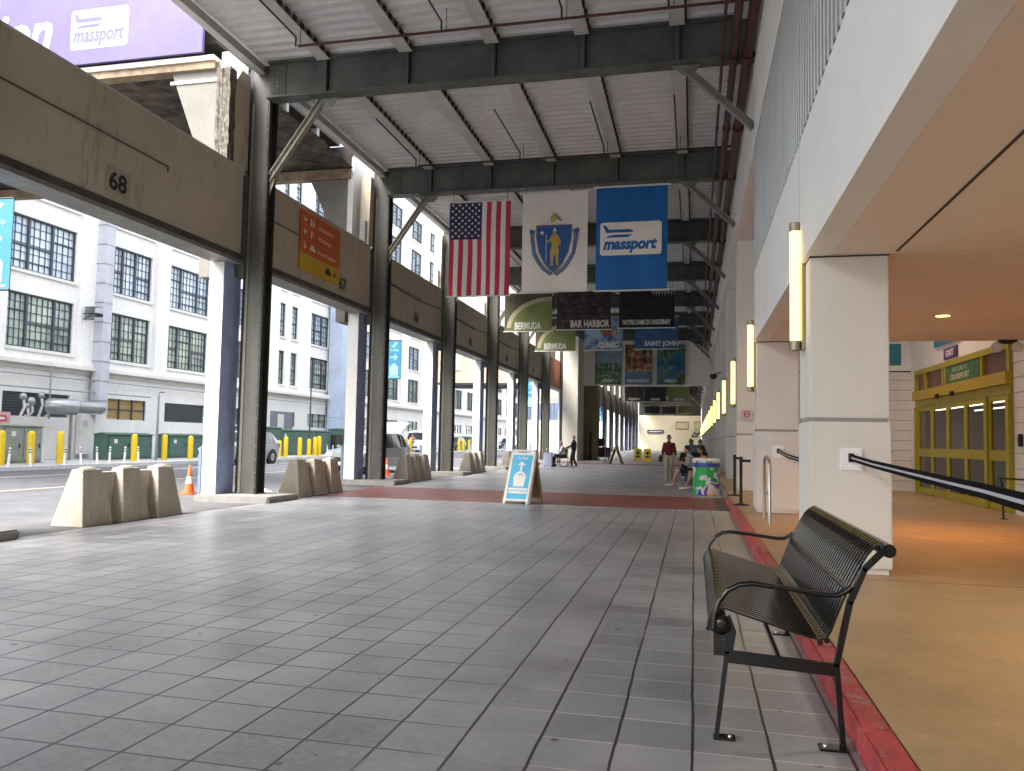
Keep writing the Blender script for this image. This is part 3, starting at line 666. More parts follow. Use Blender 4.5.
m_plate = mat('plate_white', (.86, .86, .92), .4, var=0)
for py, lab in ((8.72, 'white square plate with black-edged belt on the nearest pillar, belt running towards the camera'), (15.9, 'white square plate on the second pillar with belt running to the nearest pillar')):
    t = thing('barrier_belt', lab, 'belt barrier', (1.58, py, 1.3))
    b = MB(); b.bbox(1.47, 1.69, py - .035, py - .013, 1.2, 1.43, m_plate, .006); 
    for sx_ in (1.49, 1.67):
        for sz in (1.22, 1.41): b.lathe([(.008, 0), (.006, -.004)], (sx_, py - .036, sz), m_silver, 8, ax='y')
    b.build('wall_plate', t)
    if py < 10: P = [(1.575, py - .05, 1.33), (1.56, 7.6, 1.29), (1.50, 6.2, 1.265), (1.40, 5.0, 1.255), (1.29, 4.0, 1.255), (1.14, 3.1, 1.26), (.95, 2.0, 1.29), (.9, .8, 1.33)]
    else: P = [(1.575, py - .05, 1.33), (1.6, 14.5, 1.25), (1.66, 12.5, 1.2), (1.7, 10.8, 1.21), (1.75, 9.6, 1.25)]
    b = MB()
    for (za, zb, m) in ((-.034, -.007, m_belt), (-.007, .009, m_lav), (.009, .036, m_belt)):
        vv = []; ff = []
        for i, p in enumerate(P): vv += [(p[0] - .003, p[1], p[2] + za), (p[0] - .003, p[1], p[2] + zb), (p[0] + .003, p[1], p[2] + zb), (p[0] + .003, p[1], p[2] + za)]
        for i in range(len(P) - 1):
            for j in range(4): ff.append((4 * i + j, 4 * i + (j + 1) % 4, 4 * i + 4 + (j + 1) % 4, 4 * i + 4 + j))
        b.add(vv, ff, m)
    b.build('belt', t)
    b = MB(); b.box(1.55, 1.60, py - .07, py - .036, 1.285, 1.375, m_blackm); b.build('clip', t)
# the post the near belt reaches behind the camera
# steel hoop rail
t = thing('hoop_rail', 'brushed steel hoop rail standing on the pavement before the second pillar', 'rail', (1.22, 14.1, .14))
b = MB(); P = [(1.22, 13.65, .146)] + [(1.22, 13.65, 1.1)] + [(1.22, 14.15 - .5 * math.cos(q), 1.1 + .14 * math.sin(q)) for q in [math.pi * i / 8 for i in range(1, 8)]] + [(1.22, 14.65, 1.1), (1.22, 14.65, .146)]
b.tube(P, .028, m_silver, 10); b.build('hoop', t)
b = MB(); b.tube([(1.22, 13.65, .62), (1.22, 14.65, .62)], .02, m_silver, 8); b.build('crossbar', t)
# strap barrier posts
t = None
for x, y, lab in ((.98, 17.5, 'black belt barrier post nearest the camera beside the red kerb end'), (1.0, 20.6, 'black belt barrier post standing behind the first belt post')):
    t = thing('barrier_post', lab, 'barrier post', (x, y, .1), 'black belt posts')
    b = MB(); b.lathe([(.18, .146), (.18, .16), (.05, .19)], (x, y, 0), m_blackm, 18); b.build('base', t)
    b = MB(); b.lathe([(.032, .18), (.032, 1.05), (.04, 1.06), (.04, 1.16), (.03, 1.18)], (x, y, 0), m_blackm, 12); b.build('post', t)
    b = MB(); b.box(x + .04, 1.18, y - .003, y + .003, 1.06, 1.12, m_blackm); b.build('strap', t)
# no smoking sign
b = MB(); b.box(1.3, 1.9, 23.05, 23.095, 2.15, 2.42, mat('sign_pinkish', (.7, .6, .58), .5)); 
b.lathe([(.09, 23.05), (.09, 23.045)], (1.45, 0, 2.285), mat('sign_red', (.5, .05, .05), .5), 18, ax='y'); b.lathe([(.06, 23.044), (.06, 23.041)], (1.45, 0, 2.285), MATS['sign_pinkish'], 18, ax='y'); b.box(1.39, 1.51, 23.036, 23.04, 2.275, 2.295, m_blackm)
b.box(1.6, 1.85, 23.04, 23.05, 2.27, 2.31, mat('ink_grey', (.2, .18, .18), .5))
tag(b.build('no_smoking_sign', loc=(1.6, 23.07, 2.3)), 'small pale no smoking sign on the first tall pillar', 'sign')
# cctv camera / speaker on right pillars
t2 = thing('security_camera', 'small dark dome camera bracketed from the tall pillars high up', 'camera', (.95, 37, 4.6))
b = MB(); b.lathe([(.03, .12), (.16, .1), (.17, 0), (.1, -.1), (.02, -.13)], (.85, 37, 4.5), m_dark, 14); b.tube([(.85, 37, 4.6), (1.2, 37, 4.7)], .03, m_dark, 6); b.build('housing', t2)

# soffit downlights: first is real, the others unseen lamps added for warm fill
for i, (x, y, z, lab, e_) in enumerate(((3.66, 12.95, 3.45, 'round orange downlight in the soffit beyond the nearest pillar', 100), (3.66, 5.5, 3.45, 'added unseen fill downlight in the soffit right of the bench', 110), (3.66, -1.7, 3.45, 'added unseen fill downlight in the soffit behind the camera', 55), (7.4, 5.5, 3.45, 'added unseen fill downlight in the soffit deep right of the bench', 60), (4.6, 21, 7.35, 'added unseen fill downlight in the high ceiling before the entrance doors', 120), (3.66, 19, 7.35, 'added unseen fill downlight in the high ceiling behind the second pillar', 60))):
    t = thing('downlight', lab, 'light', (x, y, z), 'round downlights in the ceilings')
    b = MB(); b.lathe([(.14, z - .001), (.14, z - .006), (.11, z - .008)], (x, y, 0), m_brass, 20); b.build('trim_ring', t)
    b = MB(); b.lathe([(.105, z - .0085), (.10, z - .012)], (x, y, 0), m_dglow, 20); b.build('lens', t)
    lg = bpy.data.lights.new('downlight_lamp', 'SPOT'); lg.energy = e_; lg.color = (1, .42, .10) if 'beyond the nearest' in lab else ((1, .80, .60) if z < 4 else (1, .66, .48)); lg.spot_size = R(130); lg.spot_blend = .8; lg.shadow_soft_size = .1
    lo = bpy.data.objects.new('bulb', lg); COL.objects.link(lo); lo.parent = t; lo.location = (0, 0, -.03)

# ================================================================== FACADE ACROSS THE STREET
fb = thing('warehouse_building', 'long white industrial building with gridded steel windows across the street', 'building', (-31, 60, 0))
XF = -30
ROWS = [(5.25, 7.75), (8.82, 11.32), (12.4, 14.9), (15.95, 18.45), (19.5, 22.0), (23.1, 25.4)]
BAYS = [(6.5, 10), (12, 15.5), (18, 21.5), (23.2, 26.7), (28.88, 32.72), (35.3, 38.3), (39.9, 43.7), (46.4, 49.9), (52.35, 53.3), (54.25, 55.2), (57.2, 60.5), (62.1, 65.5), (67.4, 71), (73.3, 76.7), (79.2, 82.8), (85.2, 89.0), (91.5, 94.8), (96.3, 99.8), (101.6, 105.1), (107.4, 110.6), (113, 116.4), (118.6, 122), (124.2, 127.6), (130, 133.4)]
b = MB(); b.box(XF - 12, XF - .25, 2, 140, 0, 27.5, m_facade2); b.build('core', fb)
# spandrel bands between the rows
b = MB(); zz = 4.5
for (z0, z1) in ROWS: b.box(XF - .25, XF, 2, 140, zz, z0, m_facade); zz = z1
b.box(XF - .25, XF, 2, 140, zz, 27.5, m_facade)
ym = 2
for (y0, y1) in BAYS + [(140, 140)]:
    for (z0, z1) in ROWS: b.box(XF - .25, XF - .002, ym, y0, z0, z1, m_facade)
    ym = y1
b.build('wall', fb)
b = MB()
for i in range(len(BAYS)):
    y0 = BAYS[i][1] + .25 if i + 1 < len(BAYS) else 134; y1 = BAYS[i + 1][0] - .25 if i + 1 < len(BAYS) else 138
    if y1 - y0 > .8: b.box(XF, XF + .22, y0, y1, 4.86, 27.5, m_facade)
b.build('pilasters', fb)
b = MB(); b.box(XF - .2, XF + .45, 2, 140, 4.5, 4.68, m_facade2); b.box(XF - .2, XF + .3, 2, 140, 4.68, 4.86, m_facade); b.box(XF - .1, XF + .12, 2, 140, 4.3, 4.5, m_facade2)
for (z0, z1) in ROWS:
    for (y0, y1) in BAYS: b.box(XF, XF + .1, y0 - .12, y1 + .12, z0 - .16, z0 - .04, m_facade2)
b.build('cornice', fb)
b = MB(); b.box(XF - .25, XF, 2, 140, 0, 2.1, m_facade); b.box(XF - .25, XF, 2, 140, 3.2, 4.3, m_facade)
for (y0, y1) in zip([2] + [q[1] for q in BAYS], [q[0] for q in BAYS] + [140]): b.box(XF - .25, XF - .003, y0, y1, 2.1, 3.2, m_facade)
b.build('ground_storey', fb)
b = MB(); b.box(XF - .2, XF - .05, 2, 140, -.1, .35, mat('base_stain', (.42, .38, .34), .9, var=.2, scale=1)); b.build('base_course', fb)
# ground openings
for i, (y0, y1) in enumerate(BAYS):
    mm = m_mull if i in (3, 4, 6) else G2
    b = MB(); b.box(XF - .22, XF - .16, y0, y1, 2.1, 3.2, mm)
    if i in (3, 4, 6):
        for q in range(9): b.box(XF - .15, XF - .08, y0, y1, 2.14 + q * .12, 2.19 + q * .12, mat('louver_blade', (.10, .11, .13), .5))
    else:
        if i == 5: b.box(XF - .155, XF - .15, y0 + .1, y1 - .1, 2.15, 3.15, mat('amber_blind', (.42, .28, .1), .6, var=.2, scale=8))
        nn = 3 if y1 - y0 > 2 else 1
        for q in range(nn + 1): b.box(XF - .15, XF - .08, y0 + (y1 - y0) * q / nn - .04, y0 + (y1 - y0) * q / nn + .04, 2.1, 3.2, m_mull)
        b.box(XF - .15, XF - .1, y0, y1, 2.62, 2.67, m_mull)
    b.build('louvre' if i in (3, 4, 6) else 'low_window', fb)
WIN = {}
def window(y0, y1, z0, z1, gl, var):
    key = (round(y1 - y0, 1), round(z1 - z0, 1), gl, var)
    c = Vector((XF, y0, z0)) - fb.location
    if key in WIN:
        f0, g0 = WIN[key]; f = f0.copy(); COL.objects.link(f); f.parent = fb; f.location = c
        q = g0.copy(); COL.objects.link(q); q.parent = f; return
    W, Hh = y1 - y0, z1 - z0; b = MB(); xo = -.2
    bar = lambda a0, a1, c0, c1, t0=.0, t1=.06: b.box(xo + t0, xo + t1, a0, a1, c0, c1, m_mull)
    bar(0, .07, 0, Hh, 0, .1); bar(W - .07, W, 0, Hh, 0, .1); bar(.07, W - .07, 0, .07, 0, .1); bar(.07, W - .07, Hh - .07, Hh, 0, .1)
    if W > 2:
        ms_ = [(.27, .6), (.3, .72), (.28, .64)][var]
        for q in ms_: bar(W * q - .06, W * q + .06, .07, Hh - .07, 0, .1)
        segs = [0] + [W * q for q in ms_] + [W]
    else: segs = [0, W]
    for si in range(len(segs) - 1):
        a0, a1 = segs[si], segs[si + 1]; nn = max(2, round((a1 - a0) / .32))
        for q in range(1, nn): bar(a0 + (a1 - a0) * q / nn - .014, a0 + (a1 - a0) * q / nn + .014, .07, Hh - .07, 0, .03)
        if (si + var) % 3 != 1:
            zt_ = Hh * .46; bar(a0 + .06, a1 - .06, zt_ - .035, zt_ + .035, 0, .07); bar(a0 + .06, a1 - .06, Hh * .16, Hh * .16 + .05, 0, .07)
        else: zt_ = Hh * .68; bar(a0 + .06, a1 - .06, zt_ - .03, zt_ + .03, 0, .07)
    for q in range(1, 6): bar(.07, W - .07, Hh * q / 6 - .013, Hh * q / 6 + .013, 0, .03)
    f = b.build('window'); f.parent = fb; f.location = c
    b = MB(); b.box(-.24, -.215, 0, W, 0, Hh, gl); gg = b.build('panes'); gg.parent = f
    WIN[key] = (f, gg)
wc = 0
for ri, (z0, z1) in enumerate(ROWS):
    for bi, (y0, y1) in enumerate(BAYS):
        if ri == 2 and not 3 <= bi <= 15 or ri > 2 and not 7 <= bi <= 16: continue
        window(y0, y1, z0, z1, G2 if ri == 0 else G1, (bi + ri) % 3 if y1 - y0 > 2 else 0); wc += 1

# vertical ducts and mechanical gear on the facade
t = thing('exhaust_duct', 'tall square pale duct climbing the warehouse wall, nearest the camera', 'duct', (-29.6, 34.4, 2.3))
b = MB(); b.box(-29.78, -29.25, 33.85, 34.45, 2.3, 26, m_lav); 
for z in range(3, 26): b.box(-29.8, -29.23, 33.83, 34.47, z, z + .04, m_galv)
b.build('shaft', t); b = MB(); b.box(-29.6, -28.6, 32.9, 33.1, 7.6, 7.64, m_galv); b.box(-29.78, -29.2, 33.2, 33.24, 7.0, 7.64, m_galv); b.build('bracket', t)
t = thing('exhaust_duct', 'tall blue-grey square duct beside the green cabinets on the warehouse wall', 'duct', (-29.6, 60.6, .1), None)
b = MB(); b.box(-29.78, -28.6, 60.2, 62.0, .1, 26, mat('duct_blue', (.42, .50, .64), .5, var=.08, scale=1))
for z in range(1, 26, 2): b.box(-29.8, -28.58, 60.18, 62.02, z, z + .05, m_lav)
b.build('shaft', t)
t = thing('silver_duct', 'big shiny horizontal round duct in front of the warehouse louvres', 'duct', (-28.6, 31.5, 2.5))
b = MB(); b.tube([(-29.2, 30.7, 2.6), (-28.7, 30.8, 2.58), (-28.5, 31.5, 2.57)], .38, m_galv, 18); b.build('large_section', t)
b = MB(); b.tube([(-28.5, 31.5, 2.6), (-28.5, 33.1, 2.6)], .3, m_galv, 18); b.tube([(-28.5, 33.1, 2.6), (-28.5, 33.25, 2.6)], .22, m_galv, 18); b.build('small_section', t)
b = MB(); b.box(-28.55, -28.45, 31.2, 31.3, .1, 2.2, m_galv); b.build('support', t)
t = thing('gas_valves', 'cluster of silver valves and pipes beside the big round duct', 'valves', (-29.4, 30, 2.5))
for i, (y, z, r_) in enumerate(((29.3, 2.95, .18), (29.75, 2.75, .22), (30.3, 3.05, .16), (29.55, 2.55, .14), (30.7, 2.7, .2))):
    b = MB(); b.lathe([(.04, r_ * .6), (r_ * .8, r_ * .4), (r_, 0), (r_ * .8, -r_ * .5), (.04, -r_ * .6)], (-29.3, y, z), m_galv, 12, ax='x'); b.tube([(-29.3, y, z), (-29.3, y + .1, z - .45), (-29.5, y + .1, 2.1)], .06, m_white, 8); b.build('valve', t)
b = MB(); b.tube([(-29.5, 28, 3.4), (-29.5, 38, 3.4)], .04, m_galv, 6); b.tube([(-29.5, 31.0, 4.4), (-29.5, 31.0, 2)], .04, m_galv, 6); b.build('pipe', t)
b = MB(); b.tube([(-29.6, 4, 4.0), (-29.6, 33.8, 4.0)], .035, m_galv, 6); b.tube([(-29.6, 34.5, 4.0), (-29.6, 60, 4.0)], .03, m_galv, 6)
tag(b.build('wall_conduit', loc=(-29.6, 30, 4)), 'thin grey conduit running the length of the warehouse wall above the louvres', 'pipe')
b = MB(); b.bbox(-29.96, -29.7, 33.2, 34.2, .3, 2.3, m_facade2, .02); b.bbox(-29.72, -29.68, 33.35, 33.7, 1.7, 2.0, m_lav, .01); tag(b.build('electric_box', loc=(-29.8, 33.7, .3)), 'pale wall cabinet under the shiny round duct', 'cabinet')
b = MB(); b.box(-29.98, -29.94, 28.4, 29.3, 1.75, 2.25, mat('danger_pink', (.75, .45, .45), .6)); b.box(-29.94, -29.93, 28.6, 29.1, 1.82, 2.1, mat('danger_red', (.6, .06, .08), .6)); b.box(-29.93, -29.925, 28.68, 29.02, 1.9, 2.02, m_white)
tag(b.build('warning_sign', loc=(-29.95, 28.9, 2)), 'small red and white warning sign on the warehouse wall at far left', 'sign')
# bracket lamps
b = MB(); b.tube([(-29.7, 33.0, 7.3), (-28.8, 33.0, 7.3)], .03, m_dark, 6); b.tube([(-29.7, 33.0, 7.0), (-29.1, 33.0, 7.3)], .02, m_dark, 6); b.bbox(-28.95, -28.6, 32.9, 33.1, 7.12, 7.28, m_dark, .02)
tag(b.build('bracket_lamp', loc=(-29.4, 33, 7.2)), 'small floodlight bracket on the warehouse pilaster', 'lamp')

# brick bridge and shed farther on
t = thing('brick_bridge', 'tan brick overhead bridge with small windows spanning the street', 'bridge', (-16, 62, 5.8))
b = MB(); b.prism([(-21.6, 8.9), (-20.2, 5.9), (-10.9, 5.9), (-10.9, 9.6), (-21.6, 9.6)], (0, 60, 0), U, V_, (0, 1, 0), 0, 5, m_brick); b.build('wall', t, fixn=True)
b = MB(); b.box(-20.1, -10.9, 59.9, 65.1, 5.75, 5.89, m_dark); b.build('soffit_beam', t)
for x in (-19, -14.2, -12.4):
    b = MB(); b.box(x, x + .9, 59.93, 59.99, 6.9, 8.3, m_white); b.box(x + .08, x + .82, 59.9, 59.925, 7.0, 8.2, G1); b.box(x + .08, x + .82, 59.87, 59.895, 7.57, 7.63, m_white); b.build('window', t)
t = thing('metal_shed', 'low shed with blue ribbed upper cladding and cream lower wall beyond the bridge', 'shed', (-15, 95, 0))
b = MB(); b.box(-20.5, -14.8, 95, 110, 0, 3.9, m_cream); b.build('lower_wall', t)
b = MB(); x = -20.5
b.prism([(-20.5, 3.9), (-14.8, 3.9), (-14.8, 6.1), (-18.3, 6.1), (-20.5, 5.4)], (0, 95.2, 0), U, V_, (0, 1, 0), 0, 14.6, mat('shed_blue', (.13, .16, .25), .5, var=.05))
while x < -15: b.box(x, x + .22, 95.1, 95.198, 3.92, 5.4 + min(.65, max(0, (x + 20.5) * .3)), MATS['shed_blue']); x += .5
b.build('upper_cladding', t, fixn=True)
b = MB(); b.box(-60, 25, 215, 225, 0, 12, m_facade); tag(b.build('distant_building', loc=(-20, 220, 0)), 'plain pale building closing the far end of the street', 'building')

# elevated bridge with purple banner
t = thing('elevated_ramp', 'concrete elevated ramp with broken rusty underside crossing above the street', 'bridge', (-20, 18.7, 10))
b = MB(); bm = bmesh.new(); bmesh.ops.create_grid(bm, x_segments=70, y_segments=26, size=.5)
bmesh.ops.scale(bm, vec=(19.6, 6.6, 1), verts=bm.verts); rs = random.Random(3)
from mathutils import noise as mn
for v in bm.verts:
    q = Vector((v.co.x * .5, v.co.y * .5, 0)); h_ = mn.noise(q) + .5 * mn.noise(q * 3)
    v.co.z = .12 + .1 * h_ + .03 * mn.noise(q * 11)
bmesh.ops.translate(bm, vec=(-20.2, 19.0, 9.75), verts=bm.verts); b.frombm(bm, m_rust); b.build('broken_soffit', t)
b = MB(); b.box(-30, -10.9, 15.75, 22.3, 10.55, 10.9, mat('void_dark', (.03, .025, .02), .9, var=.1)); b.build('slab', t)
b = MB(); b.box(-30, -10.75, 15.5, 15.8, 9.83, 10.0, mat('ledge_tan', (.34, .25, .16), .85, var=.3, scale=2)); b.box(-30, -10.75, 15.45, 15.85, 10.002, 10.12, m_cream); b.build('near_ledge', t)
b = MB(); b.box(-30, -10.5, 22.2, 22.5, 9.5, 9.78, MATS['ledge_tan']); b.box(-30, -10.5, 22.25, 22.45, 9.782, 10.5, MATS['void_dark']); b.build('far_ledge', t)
b = MB()
for y in (17.2, 19.0, 20.8): b.box(-30, -10.9, y, y + .12, 10.3, 10.548, m_brace)
b.build('joist', t)
pp = thing('purple_banner', 'lilac airport authority banner wrapped along the elevated ramp', 'banner', (-16, 15.4, 10.3))
m_pur = mat('banner_lilac', (.085, .065, .205), .6, var=.06, scale=.5)
b = MB(); b.box(-16.7, -11.0, 15.36, 15.44, 10.16, 14.2, m_pur); b.build('cloth', pp)
m_pale = mat('banner_pale_blue', (.22, .29, .32), .6, var=.02)
def massport_logo(b, cx, y, cz, W, Hh, ground, ink, slope=0):
    """rounded white plate, two-bar aeroplane and slanted word, on a plane facing -Y"""
    r_ = Hh * .09; pts = []
    for (px, pz, a0) in ((W / 2 - r_, Hh / 2 - r_, 0), (-W / 2 + r_, Hh / 2 - r_, 90), (-W / 2 + r_, -Hh / 2 + r_, 180), (W / 2 - r_, -Hh / 2 + r_, 270)):
        for q in range(5): pts.append((px + r_ * math.cos(R(a0 + q * 22.5)), pz + r_ * math.sin(R(a0 + q * 22.5))))
    b.prism(pts, (cx, y, cz), U, V_, N, 0, .004, ground)
    o = (cx - W * .22, y - .004, cz + Hh * .22); a_ = W * .01
    b.prism([(-W * .235, Hh * .19), (-W * .19, Hh * .19), (-W * .13, Hh * .06), (W * .20, Hh * .06), (W * .27, 0), (W * .24, -Hh * .035), (-W * .18, -Hh * .035)], o, U, V_, N, 0, .003, ink)
    b.prism([(-W * .15, -Hh * .13), (-W * .05, -Hh * .10), (W * .25, -Hh * .10), (W * .18, -Hh * .18), (-W * .18, -Hh * .18)], o, U, V_, N, 0, .003, ink)
    b.text('massport', (cx - W * .01, y - .004, cz - Hh * .22), U, V_, N, Hh * .44, ink, w_=W * .88, shear=.25, off=.05 if ink == fl_bl else .022, d=.003)
b = MB(); massport_logo(b, -13.78, 15.36, 11.0, 1.6, .98, m_pale, m_pur)
b.text('ion', (-15.95, 15.36, 11.05), U, V_, N, 1.05, m_pale, w_=1.7, shear=.25, off=.03)
b.build('lettering', pp)
# haunched concrete brackets carrying the ramp
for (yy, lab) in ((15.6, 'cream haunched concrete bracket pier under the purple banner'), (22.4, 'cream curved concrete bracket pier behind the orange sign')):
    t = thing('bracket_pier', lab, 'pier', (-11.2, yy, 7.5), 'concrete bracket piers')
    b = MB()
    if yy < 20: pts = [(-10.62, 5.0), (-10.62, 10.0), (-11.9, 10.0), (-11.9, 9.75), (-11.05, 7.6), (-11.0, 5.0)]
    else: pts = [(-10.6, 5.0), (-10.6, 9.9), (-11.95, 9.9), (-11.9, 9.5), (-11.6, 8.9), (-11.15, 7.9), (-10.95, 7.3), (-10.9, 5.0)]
    b.prism(pts, (0, yy, 0), U, V_, (0, 1, 0), 0, .8, mat('bracket_concrete_shaded', (.19, .185, .165), .8, var=.1, scale=1)); b.build('bracket', t, fixn=True)  # cream concrete darkened: shade under the ramp is put into the colour
    b = MB(); b.box(-10.6, -10.42, yy - .05, yy + .75, 5.4, 10.2, m_white); b.build('edge_strip', t)
    b = MB(); b.prism([(-10.62, 9.55), (-11.95, 9.55), (-11.95, 9.62), (-10.62, 9.62)], (0, yy - .03, 0), U, V_, (0, 1, 0), 0, .03, m_cream); b.build('moulding', t, fixn=True)

# ================================================================== BANNERS
def cloth_mat(name, fn):
    m, t, b, L = nodes_mat(name); tc = t.nodes.new('ShaderNodeTexCoord')
    L(fn(t, tc.outputs['Object']), b.inputs['Base Color']); b.inputs['Roughness'].default_value = .75
    sx = t.nodes.new('ShaderNodeMapping'); sx.inputs['Scale'].default_value = (4, 1, .5); L(tc.outputs['Object'], sx.inputs[0])
    bp = t.nodes.new('ShaderNodeBump'); bp.inputs['Strength'].default_value = .5; bp.inputs['Distance'].default_value = .03; L(noise(t, sx.outputs[0], 1.5, 3), bp.inputs['Height']); L(bp.outputs[0], b.inputs['Normal'])
    return m
fl_red = mat('flag_red', (.52, .03, .07), .75, var=.06, scale=3); fl_wh = mat('flag_white', (.78, .75, .71), .75, var=.05, scale=2); fl_nv = mat('flag_navy', (.015, .02, .09), .75, var=.06)
fl_bl = mat('banner_blue', (.0, .13, .42), .7, var=.08, scale=.8, col2=(.0, .10, .33)); gold = mat('emblem_gold', (.52, .36, .06), .6, var=.1, scale=20); em_bl = mat('emblem_blue', (.01, .09, .30), .6, var=.05)
def grid_cloth(b, x0, x1, y, z0, z1, colf, nx=26, nz=16, amp=.025, th=.012):
    """double-sided rippled cloth; colf(i,j) gives the material of cell"""
    f = lambda x, z: y + amp * math.sin(x * 5.3 + z * .7) * (1 - .6 * (z - z0) / (z1 - z0)) + amp * .5 * math.sin(z * 3 + x)
    vs_ = [[(x0 + (x1 - x0) * i / nx, f(x0 + (x1 - x0) * i / nx, z0 + (z1 - z0) * j / nz), z0 + (z1 - z0) * j / nz) for j in range(nz + 1)] for i in range(nx + 1)]
    for i in range(nx):
        for j in range(nz):
            q = [vs_[i][j], vs_[i + 1][j], vs_[i + 1][j + 1], vs_[i][j + 1]]
            b.add(q, [(0, 1, 2, 3)], colf(i, j), True)
            b.add([(p[0], p[1] + th, p[2]) for p in q], [(3, 2, 1, 0)], colf(i, j), True)
    return f
def poles(t, x0, x1, y, z0, z1, ztop):
    b = MB(); b.tube([(x0 - .08, y, z1), (x1 + .08, y, z1)], .03, m_white, 8); b.build('top_rod', t)
    b = MB(); b.tube([(x0 - .05, y, z0), (x1 + .05, y, z0)], .025, m_white, 8); b.build('bottom_rod', t)
    for x in (x0 + .1, x1 - .1):
        b = MB(); b.tube([(x, y, z1), (x, y, ztop)], .01, m_dark, 5); b.build('hanger', t)
YB = 22.75
def star(cx, cz, r_, n=5):
    return [(cx + (r_ if i % 2 == 0 else r_ * .4) * math.sin(math.pi * i / n), cz + (r_ if i % 2 == 0 else r_ * .4) * math.cos(math.pi * i / n)) for i in range(2 * n)][::-1]
# national flag
x0, x1, z0, z1 = -7.36, -5.45, 5.78, 8.7
t = thing('flag', 'red, white and navy striped flag with stars hanging vertically', 'flag', (-6.4, YB, z0), 'large hanging flags under the second girder')
b = MB(); f = grid_cloth(b, x0, x1, YB, z0, z1, lambda i, j: fl_nv if (i < 14 and j >= 12) else (fl_red if (i // 2) % 2 == 0 else fl_wh), 26, 20, amp=.04)
uw, uh = (x1 - x0) * 14 / 26, (z1 - z0) * 8 / 20
for c_ in range(9):
    nn = 6 if c_ % 2 == 0 else 5
    for r2 in range(nn if False else (6 if c_ % 2 == 0 else 5)):
        cx = x0 + uw * (c_ + 1) / 10; cz = z1 - uh * ((r2 + .5 + (0 if c_ % 2 == 0 else .5)) / 6)
        b.prism(star(0, 0, .052), (cx, f(cx, cz) - .004, cz), U, V_, N, 0, .004, fl_wh)
b.build('cloth', t); poles(t, x0, x1, YB, z0, z1, 9.07)
# state flag
x0, x1, z0, z1 = -5.07, -3.1, 5.86, 8.86
t = thing('flag', 'white flag bearing a blue shield with a golden figure', 'flag', (-4.1, YB, z0), 'large hanging flags under the second girder')
b = MB(); grid_cloth(b, x0, x1, YB + .02, z0, z1, lambda i, j: fl_wh, amp=.022); b.build('cloth', t)
b = MB(); Y_ = YB - .015; cx = -4.1; cz = 7.35
sh = [(-.53, .5), (.53, .5), (.52, .1), (.44, -.3), (.26, -.66), (0, -.93), (-.26, -.66), (-.44, -.3), (-.52, .1)]
b.prism([(p[0] * 1.04, p[1] * 1.04) for p in sh][::-1], (cx, Y_, cz), U, V_, N, 0, .004, gold); b.prism(sh[::-1], (cx, Y_ - .004, cz), U, V_, N, 0, .004, em_bl)
Yf = Y_ - .008
b.prism(star(-.36, .28, .08), (cx, Yf, cz), U, V_, N, 0, .004, fl_wh)
fig = [(-.09, .2), (-.13, .1), (-.24, 0), (-.21, -.03), (-.1, .02), (-.08, -.15), (-.13, -.3), (-.11, -.5), (-.1, -.68), (-.15, -.72), (-.03, -.72), (-.03, -.5), (0, -.34), (.05, -.5), (.06, -.7), (.15, -.72), (.12, -.65), (.12, -.45), (.13, -.25), (.11, -.1), (.19, -.12), (.18, .05), (.12, .18), (.05, .23), (-.03, .23)]
b.prism(fig[::-1], (cx + .02, Yf, cz), U, V_, N, 0, .004, gold); b.lathe([(.06, Yf), (.055, Yf - .006)], (cx + .02, 0, cz + .29), gold, 12, ax='y')
b.prism([(-.04, .33), (.08, .33), (0, .44)][::1], (cx + .01, Yf, cz), U, V_, N, 0, .004, fl_wh)
b.box(cx - .235, cx - .22, Yf - .006, Yf, cz - .6, cz + .22, fl_wh)
b.prism([(-.1, .6), (.02, .6), (.05, .68), (.22, .62), (.02, .8), (-.04, .86), (-.1, .76)][::-1], (cx, Yf, cz), U, V_, N, 0, .004, gold)
b.prism([(.0, .84), (.22, .62), (.235, .64), (.02, .87)], (cx, Yf, cz), U, V_, N, 0, .004, em_bl)
for s_ in (-1, 1):
    arc = [(.62, .28), (.6, .0), (.68, -.02), (.55, -.42), (.36, -.75), (.08, -.98)] 
    arc = [(.64, .3), (.66, .1), (.62, -.1), (.6, -.32), (.48, -.55), (.33, -.78), (.06, -.98)]
    for i in range(len(arc) - 1):
        p, q = Vector(arc[i]), Vector(arc[i + 1]); d = (q - p).normalized(); n_ = Vector((-d.y, d.x)) * .055
        qd = [p + n_, q + n_, q - n_, p - n_]; qd = [(s_ * v.x, v.y) for v in qd]; b.prism(qd, (cx, Yf, cz), U, V_, N, 0, .003, em_bl)
        qd = [p + n_ * .45, q + n_ * .45, q - n_ * .45, p - n_ * .45]; qd = [(s_ * (v.x * .93 + .04), v.y * .97) for v in qd]; b.prism(qd, (cx, Yf - .003, cz), U, V_, N, 0, .003, mat('ribbon_pale', (.3, .35, .48), .6, var=.4, scale=30))
    b.prism([(s_ * .58, .36), (s_ * .74, .4), (s_ * .74, .26), (s_ * .6, .22)], (cx, Yf, cz), U, V_, N, 0, .004, em_bl)
b.build('emblem', t, fixn=True); poles(t, x0, x1, YB, z0, z1, 9.07)
# blue banner
x0, x1, z0, z1 = -2.85, -.78, 5.84, 8.93
t = thing('flag', 'bright blue banner with a white plate and aeroplane logo', 'flag', (-1.8, YB, z0), 'large hanging flags under the second girder')
b = MB(); grid_cloth(b, x0, x1, YB + .02, z0, z1, lambda i, j: fl_bl, amp=.022); b.build('cloth', t)
b = MB(); massport_logo(b, -1.83, YB - .015, 7.37, 1.78, .98, fl_wh, fl_bl); b.build('logo', t); poles(t, x0, x1, YB, z0, z1, 9.07)
